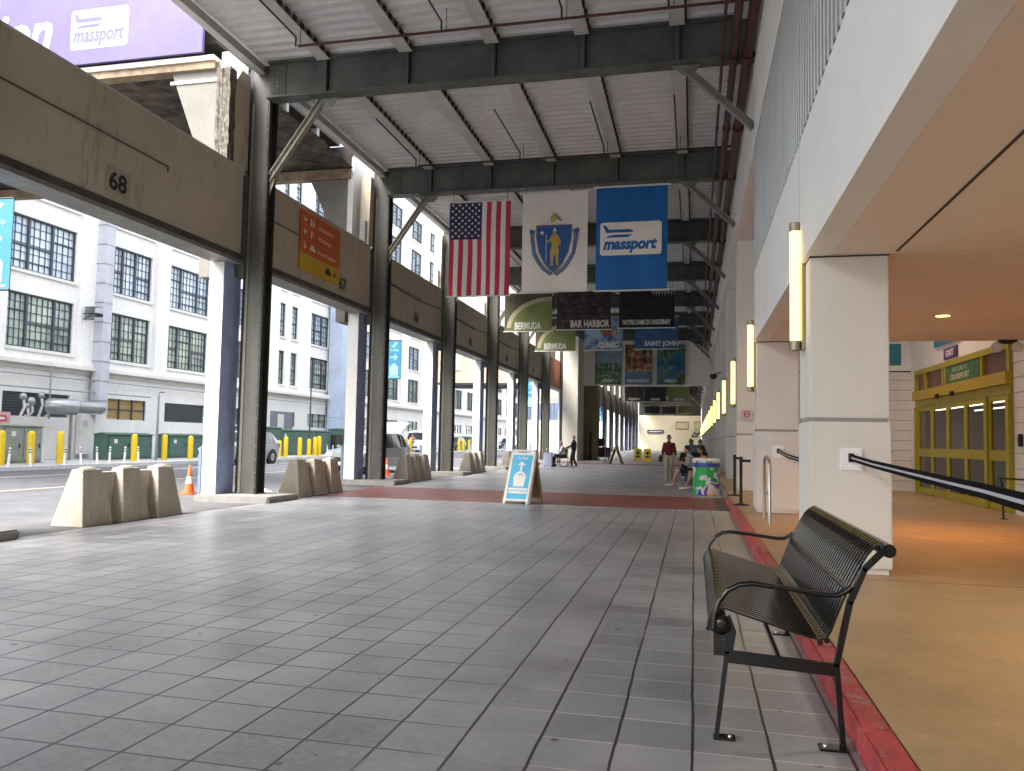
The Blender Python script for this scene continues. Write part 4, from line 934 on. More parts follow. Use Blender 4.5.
# small pennants row behind the flags, ceiling-hung
def photo(kind):
    def golf(t, v):
        n1 = noise(t, v, 1.2, 5); sx = t.nodes.new('ShaderNodeSeparateXYZ'); t.links.new(v, sx.inputs[0])
        return ramp(t, mth(t, 'ADD', mth(t, 'MULTIPLY', n1, .7), mth(t, 'MULTIPLY', sx.outputs[0], .12)), [(.05, (.03, .05, .015)), (.3, (.09, .12, .03)), (.55, (.17, .19, .06))])
    def dark(t, v):
        mp = t.nodes.new('ShaderNodeMapping'); mp.inputs['Scale'].default_value = (1, 1, 3); t.links.new(v, mp.inputs[0])
        return ramp(t, noise(t, mp.outputs[0], 2, 8, .7), [(.4, (.008, .008, .01)), (.55, (.05, .03, .03)), (.65, (.12, .10, .12)), (.75, (.02, .02, .02))])
    def black(t, v): return ramp(t, noise(t, v, 3, 6), [(.45, (.004, .005, .005)), (.7, (.012, .02, .018))])
    def quebec(t, v): return ramp(t, noise(t, v, 1.8, 6, .65), [(.35, (.02, .03, .05)), (.48, (.10, .20, .33)), (.55, (.30, .36, .42)), (.62, (.33, .12, .05)), (.7, (.05, .05, .05))])
    def sea(t, v):
        mp = t.nodes.new('ShaderNodeMapping'); mp.inputs['Scale'].default_value = (1, 1, 6); t.links.new(v, mp.inputs[0])
        return ramp(t, noise(t, mp.outputs[0], 2, 8), [(.35, (.015, .05, .14)), (.6, (.04, .12, .26)), (.75, (.12, .2, .3))])
    def island(t, v): return ramp(t, noise(t, v, 1.0, 9, .6), [(.36, (.01, .06, .12)), (.5, (.03, .13, .2)), (.54, (.15, .2, .16)), (.58, (.015, .06, .02)), (.72, (.05, .1, .03))])
    def aerial(t, v):
        sx = t.nodes.new('ShaderNodeSeparateXYZ'); t.links.new(v, sx.inputs[0])
        top = ramp(t, noise(t, v, 3, 6), [(.3, (.10, .17, .25)), (.7, (.25, .34, .42))]); bot = ramp(t, noise(t, v, 4, 9, .75), [(.4, (.02, .08, .03)), (.53, (.07, .15, .07)), (.6, (.45, .45, .4)), (.65, (.06, .10, .05))])
        return mixc(t, ramp(t, mth(t, 'ADD', mth(t, 'SUBTRACT', sx.outputs[2], 1.6), mth(t, 'MULTIPLY', noise(t, v, 2), .5)), [(.2, (0, 0, 0)), (.3, (1, 1, 1))]), bot, top)
    def rock(t, v):
        sx = t.nodes.new('ShaderNodeSeparateXYZ'); t.links.new(v, sx.inputs[0])
        top = ramp(t, noise(t, v, 2.5, 8), [(.38, (.02, .025, .015)), (.5, (.18, .08, .03)), (.62, (.5, .28, .17))]); bot = ramp(t, noise(t, v, 3, 4), [(.3, (.05, .10, .2)), (.7, (.12, .2, .32))])
        return mixc(t, mth(t, 'GREATER_THAN', sx.outputs[2], 1.0), bot, top)
    return cloth_mat('print_' + kind, {'golf': golf, 'dark': dark, 'black': black, 'quebec': quebec, 'sea': sea, 'island': island, 'aerial': aerial, 'rock': rock}[kind])
PH = {k: photo(k) for k in ('golf', 'dark', 'black', 'quebec', 'sea', 'island', 'aerial', 'rock')}
m_sand = mat('print_sand', (.42, .36, .22), .75, var=.1); m_let = mat('print_letters', (.62, .62, .58), .7, var=0)
m_olv2 = mat('print_dull_olive', (.07, .065, .03), .75, var=.2)
posters = [
 (37.2, -9.1, -6.75, 6.72, 8.6, 'golf', 'BERMUDA', 'green golf-course poster lettered BERMUDA in the front poster row'),
 (37.2, -6.5, -3.9, 6.78, 8.66, 'dark', 'BAR HARBOR', 'dark harbour poster lettered BAR HARBOR in the front poster row'),
 (37.2, -3.5, -.92, 6.82, 8.66, 'black', 'NOTRE DAME DU SAGUENAY', 'nearly black forest poster lettered NOTRE DAME DU SAGUENAY'),
 (44.4, -9.0, -6.65, 6.58, 8.5, 'golf', 'BERMUDA', 'smaller-looking green poster lettered BERMUDA in the second poster row'),
 (44.4, -6.15, -3.95, 6.62, 8.5, 'quebec', 'QUEBEC', 'blue and orange poster lettered QUEBEC in the second poster row'),
 (44.4, -3.3, -.9, 6.66, 8.5, 'sea', 'SAINT JOHN', 'deep blue sea poster lettered SAINT JOHN in the second poster row'),
 (58.7, -7.3, -5.35, 5.68, 8.7, 'aerial', 'NEWPORT', 'upright poster of a coastal town, leftmost on the cream header'),
 (58.7, -5.05, -3.06, 5.68, 8.7, 'rock', 'NEW BRUNSWICK', 'upright poster of orange rocks over water on the cream header'),
 (58.7, -2.7, -.68, 5.68, 8.7, 'island', 'BERMUDA', 'upright poster of a green island in blue sea on the cream header'),
 (88, -7.6, -5.45, 5.9, 7.6, 'dark', 'MIQUELON', 'dark small poster far beyond the header, left of three'),
 (88, -5.35, -3.05, 5.9, 7.6, 'black', 'HALIFAX', 'dark small poster far beyond the header, middle of three'),
 (88, -2.8, -.5, 5.9, 7.6, 'golf', 'PORTLAND', 'green small poster far beyond the header, right of three'),
 (117, -7.1, -4.9, 5.6, 6.8, 'black', '', 'tiny dark poster in the last row, left of three'),
 (117, -4.6, -2.6, 5.6, 6.8, 'dark', '', 'tiny dark poster in the last row, middle of three'),
 (117, -2.3, -.3, 5.7, 6.9, 'golf', '', 'tiny green poster in the last row, right of three'),
]
for (y, x0, x1, z0, z1, kd, txt, lab) in posters:
    t = thing('hanging_poster', lab, 'poster', (x0, y, z0), 'destination posters hanging under the roof')
    b = MB(); b.box(x0, x1, y, y + .02, z0, z1, PH[kd])
    W, Hh = x1 - x0, z1 - z0
    if kd == 'golf' and y < 60:
        out = []; inn = []
        for i in range(10):
            q = i / 9 * R(95)
            out.append((x0 + W * (1.02 - .96 * math.cos(q)) if False else x0 + W * (.05 + .95 * (1 - math.cos(q))), z0 + Hh * (.1 + .8 * math.sin(q))))
            inn.append((x0 + W * (.14 + .88 * (1 - math.cos(q))), z0 + Hh * (.1 + .7 * math.sin(q))))
        out = [(min(p[0], x1), p[1]) for p in out]; inn = [(min(p[0], x1), p[1]) for p in inn]
        b.prism([(x0 + .001, z0 + Hh * .1)] + out + [(x1 - .001, z1 - .001), (x0 + .001, z1 - .001)], (0, y, 0), U, V_, N, 0, .003, m_olv2)
        for i in range(9): b.prism([out[i], out[i + 1], inn[i + 1], inn[i]], (0, y - .003, 0), U, V_, N, 0, .003, m_sand)
    if kd == 'quebec': b.prism([(x0 + W * .35, z0 + Hh * .45), (x0 + W * .72, z0 + Hh * .45), (x0 + W * .7, z0 + Hh * .8), (x0 + W * .4, z0 + Hh * .75)], (0, y, 0), U, V_, N, 0, .003, mat('print_orange', (.45, .13, .05), .7, var=.3, scale=8)); b.prism([(x0, z1), (x0 + W * .05, z0 + Hh * .5), (x0 + W * .4, z0 + Hh * .3), (x0 + W * .5, z0 + Hh * .42), (x0 + W * .3, z0 + Hh * .8)], (0, y - .004, 0), U, V_, N, 0, .003, mat('print_skyblue', (.3, .45, .58), .7, var=.1))
    if kd == 'black' and y < 40:
        rs = random.Random(5); pts = [(x0 + W * .55, z1 - .02)]
        xx = x0 + W * .6
        while xx < x1: pts += [(xx, z1 - rs.uniform(.05, .12) * Hh), (xx + .05, z1 - rs.uniform(.18, .3) * Hh * (xx - x0) / W), (xx + .09, z1 - .05 * Hh)]; xx += .14
        pts = [p for p in pts if p[0] <= x1] + [(x1 - .001, z1 - .001)]
        b.prism(pts, (0, y, 0), U, V_, N, 0, .003, mat('print_greysky', (.3, .3, .29), .7, var=.05))
    b.build('print', t, fixn=False)
    if txt:
        b = MB(); hh = .36 if kd in ('golf', 'sea', 'dark', 'quebec') and y < 50 else (.28 if y > 80 else .24)
        ww = min(W * .86, hh * .52 * len(txt)); cxx = (x0 + x1) / 2 + (W * .12 if txt in ('BAR HARBOR', 'SAINT JOHN', 'QUEBEC') else 0)
        b.text(txt, (cxx, y - .006, z0 + (.28 if y < 50 else .3)), U, V_, N, hh, m_let, w_=ww, off=.035, d=.005); b.build('lettering', t)
    poles(t, x0, x1, y + .01, z0, z1, 9.07 if y < 50 or y > 60 else 9.0)

# teal street banners
def street_banner(x, y, z0, z1, w_, lab):
    t = thing('street_banner', lab, 'banner', (x, y, z0), 'teal banners along the street')
    mt = mat('banner_teal', (.015, .16, .28), .6, var=.06, scale=2); mtl = mat('banner_teal_pale', (.2, .42, .52), .6, var=.03)
    b = MB(); b.box(x, x + w_, y, y + .02, z0, z1, mt); b.build('cloth', t)
    b = MB(); h_ = z1 - z0; cx = x + w_ / 2
    arrow(b, (cx, y, z0 + h_ * .56), U, V_, N, w_ * .5, 0, mtl)
    b.prism([(-.28 * w_, 0), (-.3 * w_, .22 * h_), (-.12 * w_, .29 * h_), (0, .33 * h_), (.12 * w_, .29 * h_), (.3 * w_, .22 * h_), (.28 * w_, 0)][::-1], (cx, y, z0 + .08 * h_), U, V_, N, 0, .004, mtl)
    b.box(x + .1 * w_, x + .9 * w_, y - .004, y, z0 + .03 * h_, z0 + .06 * h_, mtl)
    b.text('To Ship', (cx, y, z0 + h_ * .74), U, V_, N, .08 * h_, mtl, w_=.6 * w_)
    b.prism([(-.2 * w_, 0), (.1 * w_, .12 * h_), (.25 * w_, .1 * h_), (0, -.03 * h_)][::-1], (cx, y, z0 + h_ * .84), U, V_, N, 0, .004, mtl)
    b.build('lettering', t)
    b = MB(); b.tube([(x - .08, y + .01, z0 - .15), (x - .08, y + .01, z1 + .15)], .03, m_dark, 6); b.tube([(x - .08, y + .01, z1), (x + w_, y + .01, z1)], .02, m_dark, 6); b.tube([(x - .08, y + .01, z0), (x + w_, y + .01, z0)], .02, m_dark, 6)
    b.build('bracket', t)
street_banner(-12.72, 11.5, 3.95, 5.62, .78, 'teal street banner cut off at the left picture edge near the 68 beam')
street_banner(-12.1, 29.6, 3.8, 5.35, .62, 'teal street banner between the second and third columns')
for i, yy in enumerate((53.6, 75.5, 82.5, 89.5)):
    street_banner(-11.5 if i == 0 else -10.9, yy, 3.7, 5.6, .7, 'teal street banner, %s of the small far ones' % ORD[i])

# ================================================================== STREET OBJECTS
# three-pronged concrete barriers
def barrier(y0, lab):
    t = thing('concrete_barrier', lab, 'barrier', (-9.27, y0 + 1.2, 0), 'concrete barriers between the columns')
    for i in range(3):
        a0 = y0 + i * .87; b = MB()
        A = [(-9.62, a0, -.012), (-9.03, a0, -.012), (-9.03, a0 + .66, -.012), (-9.62, a0 + .66, -.012)]
        Bq = [(-9.37, a0 + .1, .86), (-9.16, a0 + .1, .86), (-9.16, a0 + .5, .86), (-9.37, a0 + .5, .86)]
        bm = bmesh.new(); vv = [bm.verts.new(p) for p in A + Bq]
        for f in [(3, 2, 1, 0), (4, 5, 6, 7), (0, 1, 5, 4), (1, 2, 6, 5), (2, 3, 7, 6), (3, 0, 4, 7)]: bm.faces.new([vv[q] for q in f])
        bmesh.ops.bevel(bm, geom=list(bm.edges), offset=.009, segments=1, affect='EDGES'); b.frombm(bm, m_barrier)
        bm = bmesh.new(); bmesh.ops.create_uvsphere(bm, u_segments=12, v_segments=6, radius=1); bmesh.ops.scale(bm, vec=(.1, .17, .05), verts=bm.verts); bmesh.ops.translate(bm, vec=(-9.265, a0 + .3, .85), verts=bm.verts); b.frombm(bm, m_barrier, True)
        b.build('prong', t)
    b = MB(); b.prism([(-9.55, .1), (-9.27, .1), (-9.29, .8), (-9.42, .8)], (0, y0 + .2, 0), U, V_, (0, 1, 0), 0, 2.1, m_barrier); b.build('core', t, fixn=True)
for y0, lab in ((10.24, 'three-pronged concrete barrier left of the nearest column'), (16.95, 'three-pronged concrete barrier between the first and second columns'), (24.2, 'three-pronged concrete barrier between the second and third columns'), (31.6, 'three-pronged concrete barrier between the third and fourth columns'), (38.9, 'three-pronged concrete barrier between the fourth and fifth columns'), (3.1, 'three-pronged concrete barrier behind the left picture edge')):
    barrier(y0, lab)
b = MB(); b.bbox(-10.3, -8.82, 7.9, 8.9, -.02, .12, m_kerb, .03); tag(b.build('concrete_plinth', loc=(-9.5, 8.4, 0)), 'low concrete plinth end at the lower left picture edge', 'plinth')
# cones
def cone(x, y, lab, z=-.03):
    t = thing('traffic_cone', lab, 'traffic cone', (x, y, z), 'orange traffic cones')
    b = MB(); b.bbox(x - .19, x + .19, y - .19, y + .19, z, z + .03, m_orange, .01); b.build('base', t)
    b = MB(); b.lathe([(.13, z + .03), (.095, z + .24), (.06, z + .43), (.025, z + .68), (.015, z + .69)], (x, y, 0), m_orange, 16); b.build('body', t)
    b = MB(); b.lathe([(.093, z + .26), (.062, z + .43)], (x, y, 0), m_white, 16); b.build('reflective_band', t)
cone(-12.0, 17, 'orange traffic cone on the road just left of the nearest column'); cone(-11.45, 28.3, 'orange traffic cone beside the grey car wheel')
# yellow bollards
for i, (x, y, h_) in enumerate(((-26, 25.1, 1.3), (-26, 26.5, 1.3), (-26, 28.0, 1.3), (-26, 32.5, 1.25), (-26, 34.7, 1.25), (-26, 36.8, 1.2), (-25, 42.9, 1.25), (-25, 44.2, 1.0), (-25, 45.0, 1.25), (-25, 46.8, 1.2), (-25, 48.05, 1.1), (-25, 48.9, 1.25), (-25, 49.5, 1.3), (-25, 66.2, 1.3), (-25, 67.3, 1.3), (-25, 82.4, 1.2), (-25, 84, 1.2), (-25, 86.3, 1.2), (-25, 89, 1.2))):
    b = MB(); b.lathe([(.14, .08), (.14, h_), (.12, h_ + .07), (.06, h_ + .12), (.01, h_ + .13)], (x, y, 0), m_yel, 14)
    tag(b.build('bollard', loc=(x, y, .08)), 'yellow steel bollard before the warehouse, %s from the left' % ORD[i], 'bollard', 'yellow bollards across the street')
for i, y in enumerate((23.9, 24.9, 26.5, 27.4, 28.3, 29.0, 29.9, 30.8, 49.6, 50.4)):
    t = thing('delineator_post', 'slim white flexible post on the far kerb, %s from the left' % ORD[i], 'post', (-24.4, y, .1), 'white delineator posts on the far kerb')
    rs = random.Random(i); X = Matrix.Rotation(rs.uniform(-.12, .12), 4, 'Y')
    b = MB(); b.lathe([(.09, .0), (.09, .03), (.045, .04), (.045, .68), (.03, .72)], (0, 0, 0), m_white, 10, X=X); q = b.build('post', t, loc=(0, 0, 0)); q.location = (0, 0, 0); 
    b = MB(); b.lathe([(.048, .5), (.048, .54)], (0, 0, 0), m_mull, 10, X=X); b.lathe([(.048, .6), (.048, .64)], (0, 0, 0), m_mull, 10, X=X); q = b.build('band', t, loc=(0, 0, 0)); q.location = (0, 0, 0)
# utility cabinets
def cabinet(y0, y1, x, d_, h_, m, lab, slats=0):
    t = thing('utility_cabinet', lab, 'utility cabinet', (x, (y0 + y1) / 2, .08), 'utility cabinets across the street')
    b = MB(); b.bbox(x - d_, x, y0, y1, .12, h_, m, .02); b.box(x - d_ - .05, x + .05, y0 - .05, y1 + .05, .08, .118, m_kerb); b.build('body', t)
    b = MB(); b.prism([(x - d_ - .03, h_), (x + .06, h_), (x + .06, h_ + .04), (x - d_ / 2, h_ + .12), (x - d_ - .03, h_ + .04)], (0, y0 - .03, 0), U, V_, (0, 1, 0), 0, y1 - y0 + .06, m); b.build('lid', t, fixn=True)
    nd = 2 if y1 - y0 < 4.5 else 3
    for i in range(nd):
        a0 = y0 + (y1 - y0) * i / nd + .06; a1 = y0 + (y1 - y0) * (i + 1) / nd - .06
        b = MB(); b.bbox(x, x + .03, a0, a1, .2, h_ - .08, m, .008)
        for q in range(slats): b.box(x + .03, x + .05, a0 + .1, a1 - .1, .35 + q * .28, .41 + q * .28, m_mull)
        dd = b.build('door', t); b = MB(); b.box(x + .031, x + .05, a1 - .15, a1 - .1, .7, .9, m_dark); b.build('handle', dd)
    b = MB(); b.box(x + .032, x + .036, y0 + .4, y0 + .62, h_ - .4, h_ - .2, m_white); b.build('decal', t)
cabinet(26.1, 28.1, -27.0, 1.9, 1.6, m_greyg, 'large grey-green utility cabinet behind the leftmost bollards')
cabinet(32.4, 35.6, -27.4, .8, 1.3, m_green, 'low dark green transformer left of the nearest column')
cabinet(36.9, 40.0, -27.4, .8, 1.3, m_green, 'low dark green transformer directly beside the nearest column')
cabinet(44.2, 47.3, -26.6, 1.8, 1.9, m_green, 'tall dark green transformer behind the silver car')
cabinet(47.6, 55, -26.8, 1.5, 1.75, m_green, 'wide dark green transformer behind the group of bollards')
cabinet(57.1, 60.0, -26.6, 1.5, 1.95, m_green, 'dark green slatted cabinet beside the blue-grey duct', 5)
cabinet(92, 95, -26.6, 1.5, 1.6, m_green, 'small far green cabinet near the third column gap', 0)
b = MB(); b.box(-27.0, -26.5, 55.2, 56.3, .1, 1.55, m_dark); tag(b.build('refuse_bin', loc=(-26.7, 55.7, .1)), 'dark upright bin between two green cabinets', 'bin')
b = MB(); b.box(-30, -29.95, 51.6, 54.8, .1, 3.2, mat('door_slate', (.2, .22, .26), .5)); b.box(-29.94, -29.9, 52.5, 53.4, .1, 3.0, m_facade2); tag(b.build('loading_door', loc=(-29.9, 53, .1)), 'grey loading door in the warehouse ground storey', 'door')
# lamp post, gooseneck
for (x, y, h_, lab) in ((-26, 50, 6.2, 'slim dark post standing among the yellow bollards'), (-26, 34.1, 3.3, 'short gooseneck pole before the warehouse left of the nearest column'), (-25.2, 98, 6, 'slim lamp post far along the far pavement'), (-25.2, 128, 7, 'slim lamp post farthest along the far pavement')):
    t = thing('lamp_post', lab, 'post', (x, y, .08), 'poles on the far pavement')
    b = MB(); b.tube([(x, y, .08), (x, y, h_ * .6), (x, y, h_)], .07, m_galv if h_ < 4 else m_mull, 8, r1=.04); b.build('pole', t)
    q_ = .45 if h_ < 4 else 1
    b = MB(); b.tube([(x, y, h_), (x + .2 * q_, y - .2 * q_, h_ + .3 * q_), (x + .6 * q_, y - .3 * q_, h_ + .35 * q_)], .03 * q_, m_mull, 6); b.bbox(x + .5 * q_, x + .9 * q_, y - .4 * q_, y - .2 * q_, h_ + .3 * q_, h_ + .38 * q_, m_mull, .01); b.build('lamp_arm', t)

# cars
def car(loc, rz, paint, lab, kind='suv', hatch=False, L_=4.6, group='cars and vans along the street'):
    t = thing('parked_car', lab, 'car', loc, group); t.rotation_euler = (0, 0, rz)
    dkg = m_dglass; hw = .92; MBl = MB
    def bd(b, name, parent=t):
        ob = b.build(name, None, loc=(0, 0, 0)); ob.parent = parent; return ob
    # stations along local y (front = -y): z bottom, belt, top, width belt, width top
    st = [(-2.3, .42, .62, .64, .70, .68), (-2.22, .30, .80, .84, .84, .80), (-1.9, .26, .92, .98, .91, .84), (-1.2, .24, .98, 1.06, .92, .84), (-.95, .24, 1.0, 1.12, .92, .82), (-.35, .24, 1.02, 1.58, .92, .70), (.1, .24, 1.03, 1.69, .92, .68), (1.1, .24, 1.04, 1.70, .92, .68), (1.75, .25, 1.06, 1.62, .91, .67), (2.15, .32, 1.06, 1.15 if hatch else 1.22, .88, .72), (2.3, .42, .95, .98, .80, .76)]
    if kind == 'van': st = [(-2.6, .42, .8, .84, .75, .72), (-2.5, .3, 1.0, 1.06, .9, .85), (-2.0, .26, 1.1, 1.3, .95, .85), (-1.4, .24, 1.15, 2.0, .96, .8), (-1.0, .24, 1.2, 2.2, .96, .82), (2.4, .24, 1.2, 2.2, .96, .82), (2.5, .35, 1.2, 2.15, .95, .8)]
    vs_ = []; fs = []; nn = 9
    for (y, zb, zl, zt, wb, wt) in st:
        ring = [(-wb * .93, zb), (-wb, (zb + zl) / 2), (-wb * .985, zl), (-wt, zt - .06), (0, zt), (wt, zt - .06), (wb * .985, zl), (wb, (zb + zl) / 2), (wb * .93, zb)]
        vs_ += [(p[0], y, p[1]) for p in ring]
    b = MB()
    for i in range(len(st) - 1):
        for j in range(nn - 1):
            a_ = i * nn + j; f = (a_, a_ + 1, a_ + nn + 1, a_ + nn)
            cabin = (3 <= i <= 8) if kind == 'suv' else (2 <= i <= 3)
            side = j in (2, 5); slope = (j in (3, 4)) and (i in (4, 8) if kind == 'suv' else i == 2)
            gl = (cabin and side and i in (4, 5, 6, 7)) or slope if kind == 'suv' else slope
            b.add([vs_[q] for q in f], [(0, 1, 2, 3)], dkg if gl else paint, True)
    b.add([vs_[q] for q in range(nn)], [list(range(nn))], paint); b.add(vs_[-nn:], [list(range(nn))[::-1]], paint)
    b.add([vs_[i * nn] for i in range(len(st))] + [vs_[i * nn + nn - 1] for i in range(len(st))][::-1], [list(range(2 * len(st)))], m_blackm)
    # wheel arches
    wy = (-1.42, 1.42) if kind == 'suv' else (-1.7, 1.6)
    for y in wy:
        for s_ in (-1, 1): b.lathe([(.40, s_ * .80), (.40, s_ * (hw + .012))], (0, y, .36), m_blackm, 22, ax='x')
    for s_ in (-1, 1):
        for y in ((-.38, .48, 1.38) if kind == 'suv' else (-1.3,)): b.add([(s_ * .915, y - .025, 1.02), (s_ * .915, y + .025, 1.02), (s_ * .712, y + .025, 1.6), (s_ * .712, y - .025, 1.6)], [(0, 1, 2, 3)], paint)
    bd(b, 'body')
    for y in wy:
        for s_ in (-1, 1):
            b = MB(); b.lathe([(.2, s_ * (hw - .22)), (.335, s_ * (hw - .2)), (.345, s_ * (hw)), (.30, s_ * (hw + .02)), (.21, s_ * (hw + .015))], (0, y, .345), m_blackm, 22, ax='x'); wh = bd(b, 'wheel')
            b = MB(); b.lathe([(.21, s_ * (hw + .0)), (.19, s_ * (hw + .017)), (.03, s_ * (hw + .024))], (0, y, .345), m_silver, 10, ax='x'); bd(b, 'rim', wh)
    yf = st[0][0]
    for s_ in (-1, 1):
        b = MB(); b.bbox(s_ * .52, s_ * .84, yf + .0, yf + .14, .66, .82, mat('headlamp_glass', (.75, .78, .8), .1, var=0), .03); bd(b, 'headlight')
        b = MB(); b.bbox(s_ * .66, s_ * .86, st[-1][0] - .16, st[-1][0] - .02, .8, 1.05, mat('tail_red', (.35, .01, .01), .2, var=0), .03); bd(b, 'tail_light')
        b = MB(); b.bbox(s_ * .9, s_ * 1.08, -.95, -.8, 1.0, 1.13, paint, .03); bd(b, 'mirror')
    b = MB(); b.bbox(-.45, .45, yf - .01, yf + .05, .48, .66, m_blackm, .02); bd(b, 'grille')
    b = MB(); b.bbox(-.88, .88, yf - .04, yf + .2, .3, .46, paint, .05); bd(b, 'bumper')
    b = MB(); b.bbox(-.25, .25, yf - .06, yf - .035, .36, .46, m_white, .008); bd(b, 'number_plate')
    if hatch:
        b = MB(); X = Matrix.Translation((0, 1.72, 1.66)) @ Matrix.Rotation(R(28), 4, 'X')
        b.bbox(-.66, .66, 0, 1.0, -.03, .05, paint, .02, X=X); b.box(-.5, .5, .2, .75, -.04, -.031, dkg, X=X); bd(b, 'tailgate')
    return t
p_sil = mat('car_silver', (.42, .46, .52), .28, metal=.5, var=0, coat=.6); p_gry = mat('car_grey', (.24, .27, .28), .28, metal=.5, var=0, coat=.6); p_dk = mat('car_dark', (.03, .04, .05), .25, var=0, coat=.6); p_wht = mat('van_white', (.62, .68, .74), .35, var=0, coat=.3)
car((-22.0, 35.2, -.03), 0, p_sil, 'silver estate car on the road seen past the right edge of the nearest column')
car((-13.3, 31.0, -.03), R(-3), p_gry, 'grey SUV with raised tailgate by the kerb behind the second column', hatch=True)
car((-25.6, 63, -.03), R(4), p_wht, 'pale blue van parked behind the grey SUV', kind='van')
car((-26, 73, -.03), R(2), p_wht, 'second pale van farther along behind the loading woman', kind='van')
car((-26.5, 85, -.03), 0, p_dk, 'dark car parked beyond the loading woman')
car((-26.5, 112, -.03), 0, p_dk, 'dark car far along by the warehouse')

# ================================================================== BENCH
t = thing('bench', 'black slatted metal bench with curved arms standing on the pavers by the red kerb', 'bench', (.4, 5.2, 0))
YN, YF = 4.1, 6.42
rj = random.Random(2)
prof = [(.165, .47), (.125, .485), (.09, .52), (.078, .56), (.09, .60), (.12, .625), (.16, .625), (.22, .605), (.33, .575), (.45, .54), (.55, .515), (.60, .505), (.635, .515), (.655, .55), (.68, .62), (.71, .70), (.75, .79), (.79, .87), (.825, .93), (.855, .965), (.885, .985), (.91, .975), (.92, .95)]
nsl = 40
seat = MB(); back = MB()
for i in range(nsl):
    y = YN + .05 + (YF - YN - .1) * i / (nsl - 1)
    for (B_, P) in ((seat, prof[:12]), (back, prof[11:])):
        vv = []; ff = []; k_ = len(P)
        for q, p in enumerate(P):
            a_ = P[max(0, q - 1)]; c_ = P[min(k_ - 1, q + 1)]; d = Vector((c_[0] - a_[0], c_[1] - a_[1])).normalized(); n_ = Vector((-d.y, d.x)) * .005
            wd = .0165
            for (yy, s_) in ((y - wd, 1), (y + wd, 1), (y + wd, -1), (y - wd, -1)): vv.append((p[0] + n_.x * s_, yy, p[1] + n_.y * s_))
        for q in range(k_ - 1):
            for j in range(4): ff.append((q * 4 + j, q * 4 + (j + 1) % 4, q * 4 + 4 + (j + 1) % 4, q * 4 + 4 + j))
        B_.add(vv, ff, m_black, False)
for B_, pts in ((seat, [(.17, .468), (.6, .498)]), (back, [(.735, .75), (.63, .51)])):
    for p in pts: B_.tube([(p[0], YN, p[1]), (p[0], YF, p[1])], .014, m_black, 8)
for ya, yb_ in ((YN + .0, YN + .02), (YF - .02, YF)):
    seat.lathe([(.01, ya - .001), (.05, ya), (.05, yb_), (.01, yb_ + .001)], (.135, 0, .55), m_black, 18, ax='y')
    seat.prism([(.10, .40), (.19, .40), (.21, .52), (.18, .60), (.10, .56)], (0, ya, 0), U, V_, (0, 1, 0), .002, .016, m_black)
seat.build('seat', t, fixn=True)
back.tube([(.905, YN - .03, .955), (.905, YF + .03, .955)], .033, m_black, 14)
back.build('backrest', t, fixn=True)
def bar(b, P, w_, h_, m):
    """flat bar in XZ plane, w_ across Y"""
    for (p, q) in zip(P[:-1], P[1:]):
        d = Vector((q[0] - p[0], 0, q[2] - p[2])).normalized(); n_ = Vector((-d.z, 0, d.x)) * h_ / 2; e2 = d * h_ * .25
        p_, q_ = Vector(p) - e2, Vector(q) + e2; yv = Vector((0, w_ / 2, 0))
        b.add([p_ - n_ - yv, q_ - n_ - yv, q_ + n_ - yv, p_ + n_ - yv, p_ - n_ + yv, q_ - n_ + yv, q_ + n_ + yv, p_ + n_ + yv], [(0, 1, 2, 3), (7, 6, 5, 4), (0, 4, 5, 1), (1, 5, 6, 2), (2, 6, 7, 3), (3, 7, 4, 0)], m)
for ye in (YN, YF):
    b = MB(); bar(b, [(.165, ye, .40), (.665, ye, .375)], .012, .062, m_black); b.build('side_rail', t)
    b = MB(); bar(b, [(.115, ye, .012), (.165, ye, .42), (.15, ye, .475)], .035, .022, m_black)
    f = b.build('leg', t); b = MB(); b.bbox(.10, .205, ye - .035, ye + .035, 0, .012, m_black, .003); b.lathe([(.012, .012), (.01, .02)], (.18, ye, 0), m_silver, 8); b.build('foot_plate', f)
    b = MB(); bar(b, [(.70, ye, .012), (.672, ye, .40), (.735, ye, .70), (.80, ye, .86), (.895, ye, .96)], .035, .026, m_black)
    f = b.build('leg', t); b = MB(); b.bbox(.59, .72, ye - .04, ye + .04, 0, .012, m_black, .003); b.lathe([(.012, .012), (.01, .02)], (.62, ye, 0), m_silver, 8); b.build('foot_plate', f)
    P = [(.10, ye, .53), (.105, ye, .60), (.125, ye, .665), (.165, ye, .72), (.22, ye, .752), (.28, ye, .762), (.45, ye, .748), (.62, ye, .728), (.68, ye, .73), (.72, ye, .752), (.745, ye, .775)]
    b = MB(); b.tube(P, .0135, m_black, 10); b.build('armrest', t)
for yy in ((YN + YF) / 2,):
    b = MB(); b.tube([(.17, yy, .45), (.6, yy, .47)], .014, m_black, 8); b.build('centre_strut', t)
b = MB(); b.tube([(.42, YN, .385), (.42, YF, .385)], .016, m_black, 8); b.build('stretcher', t)

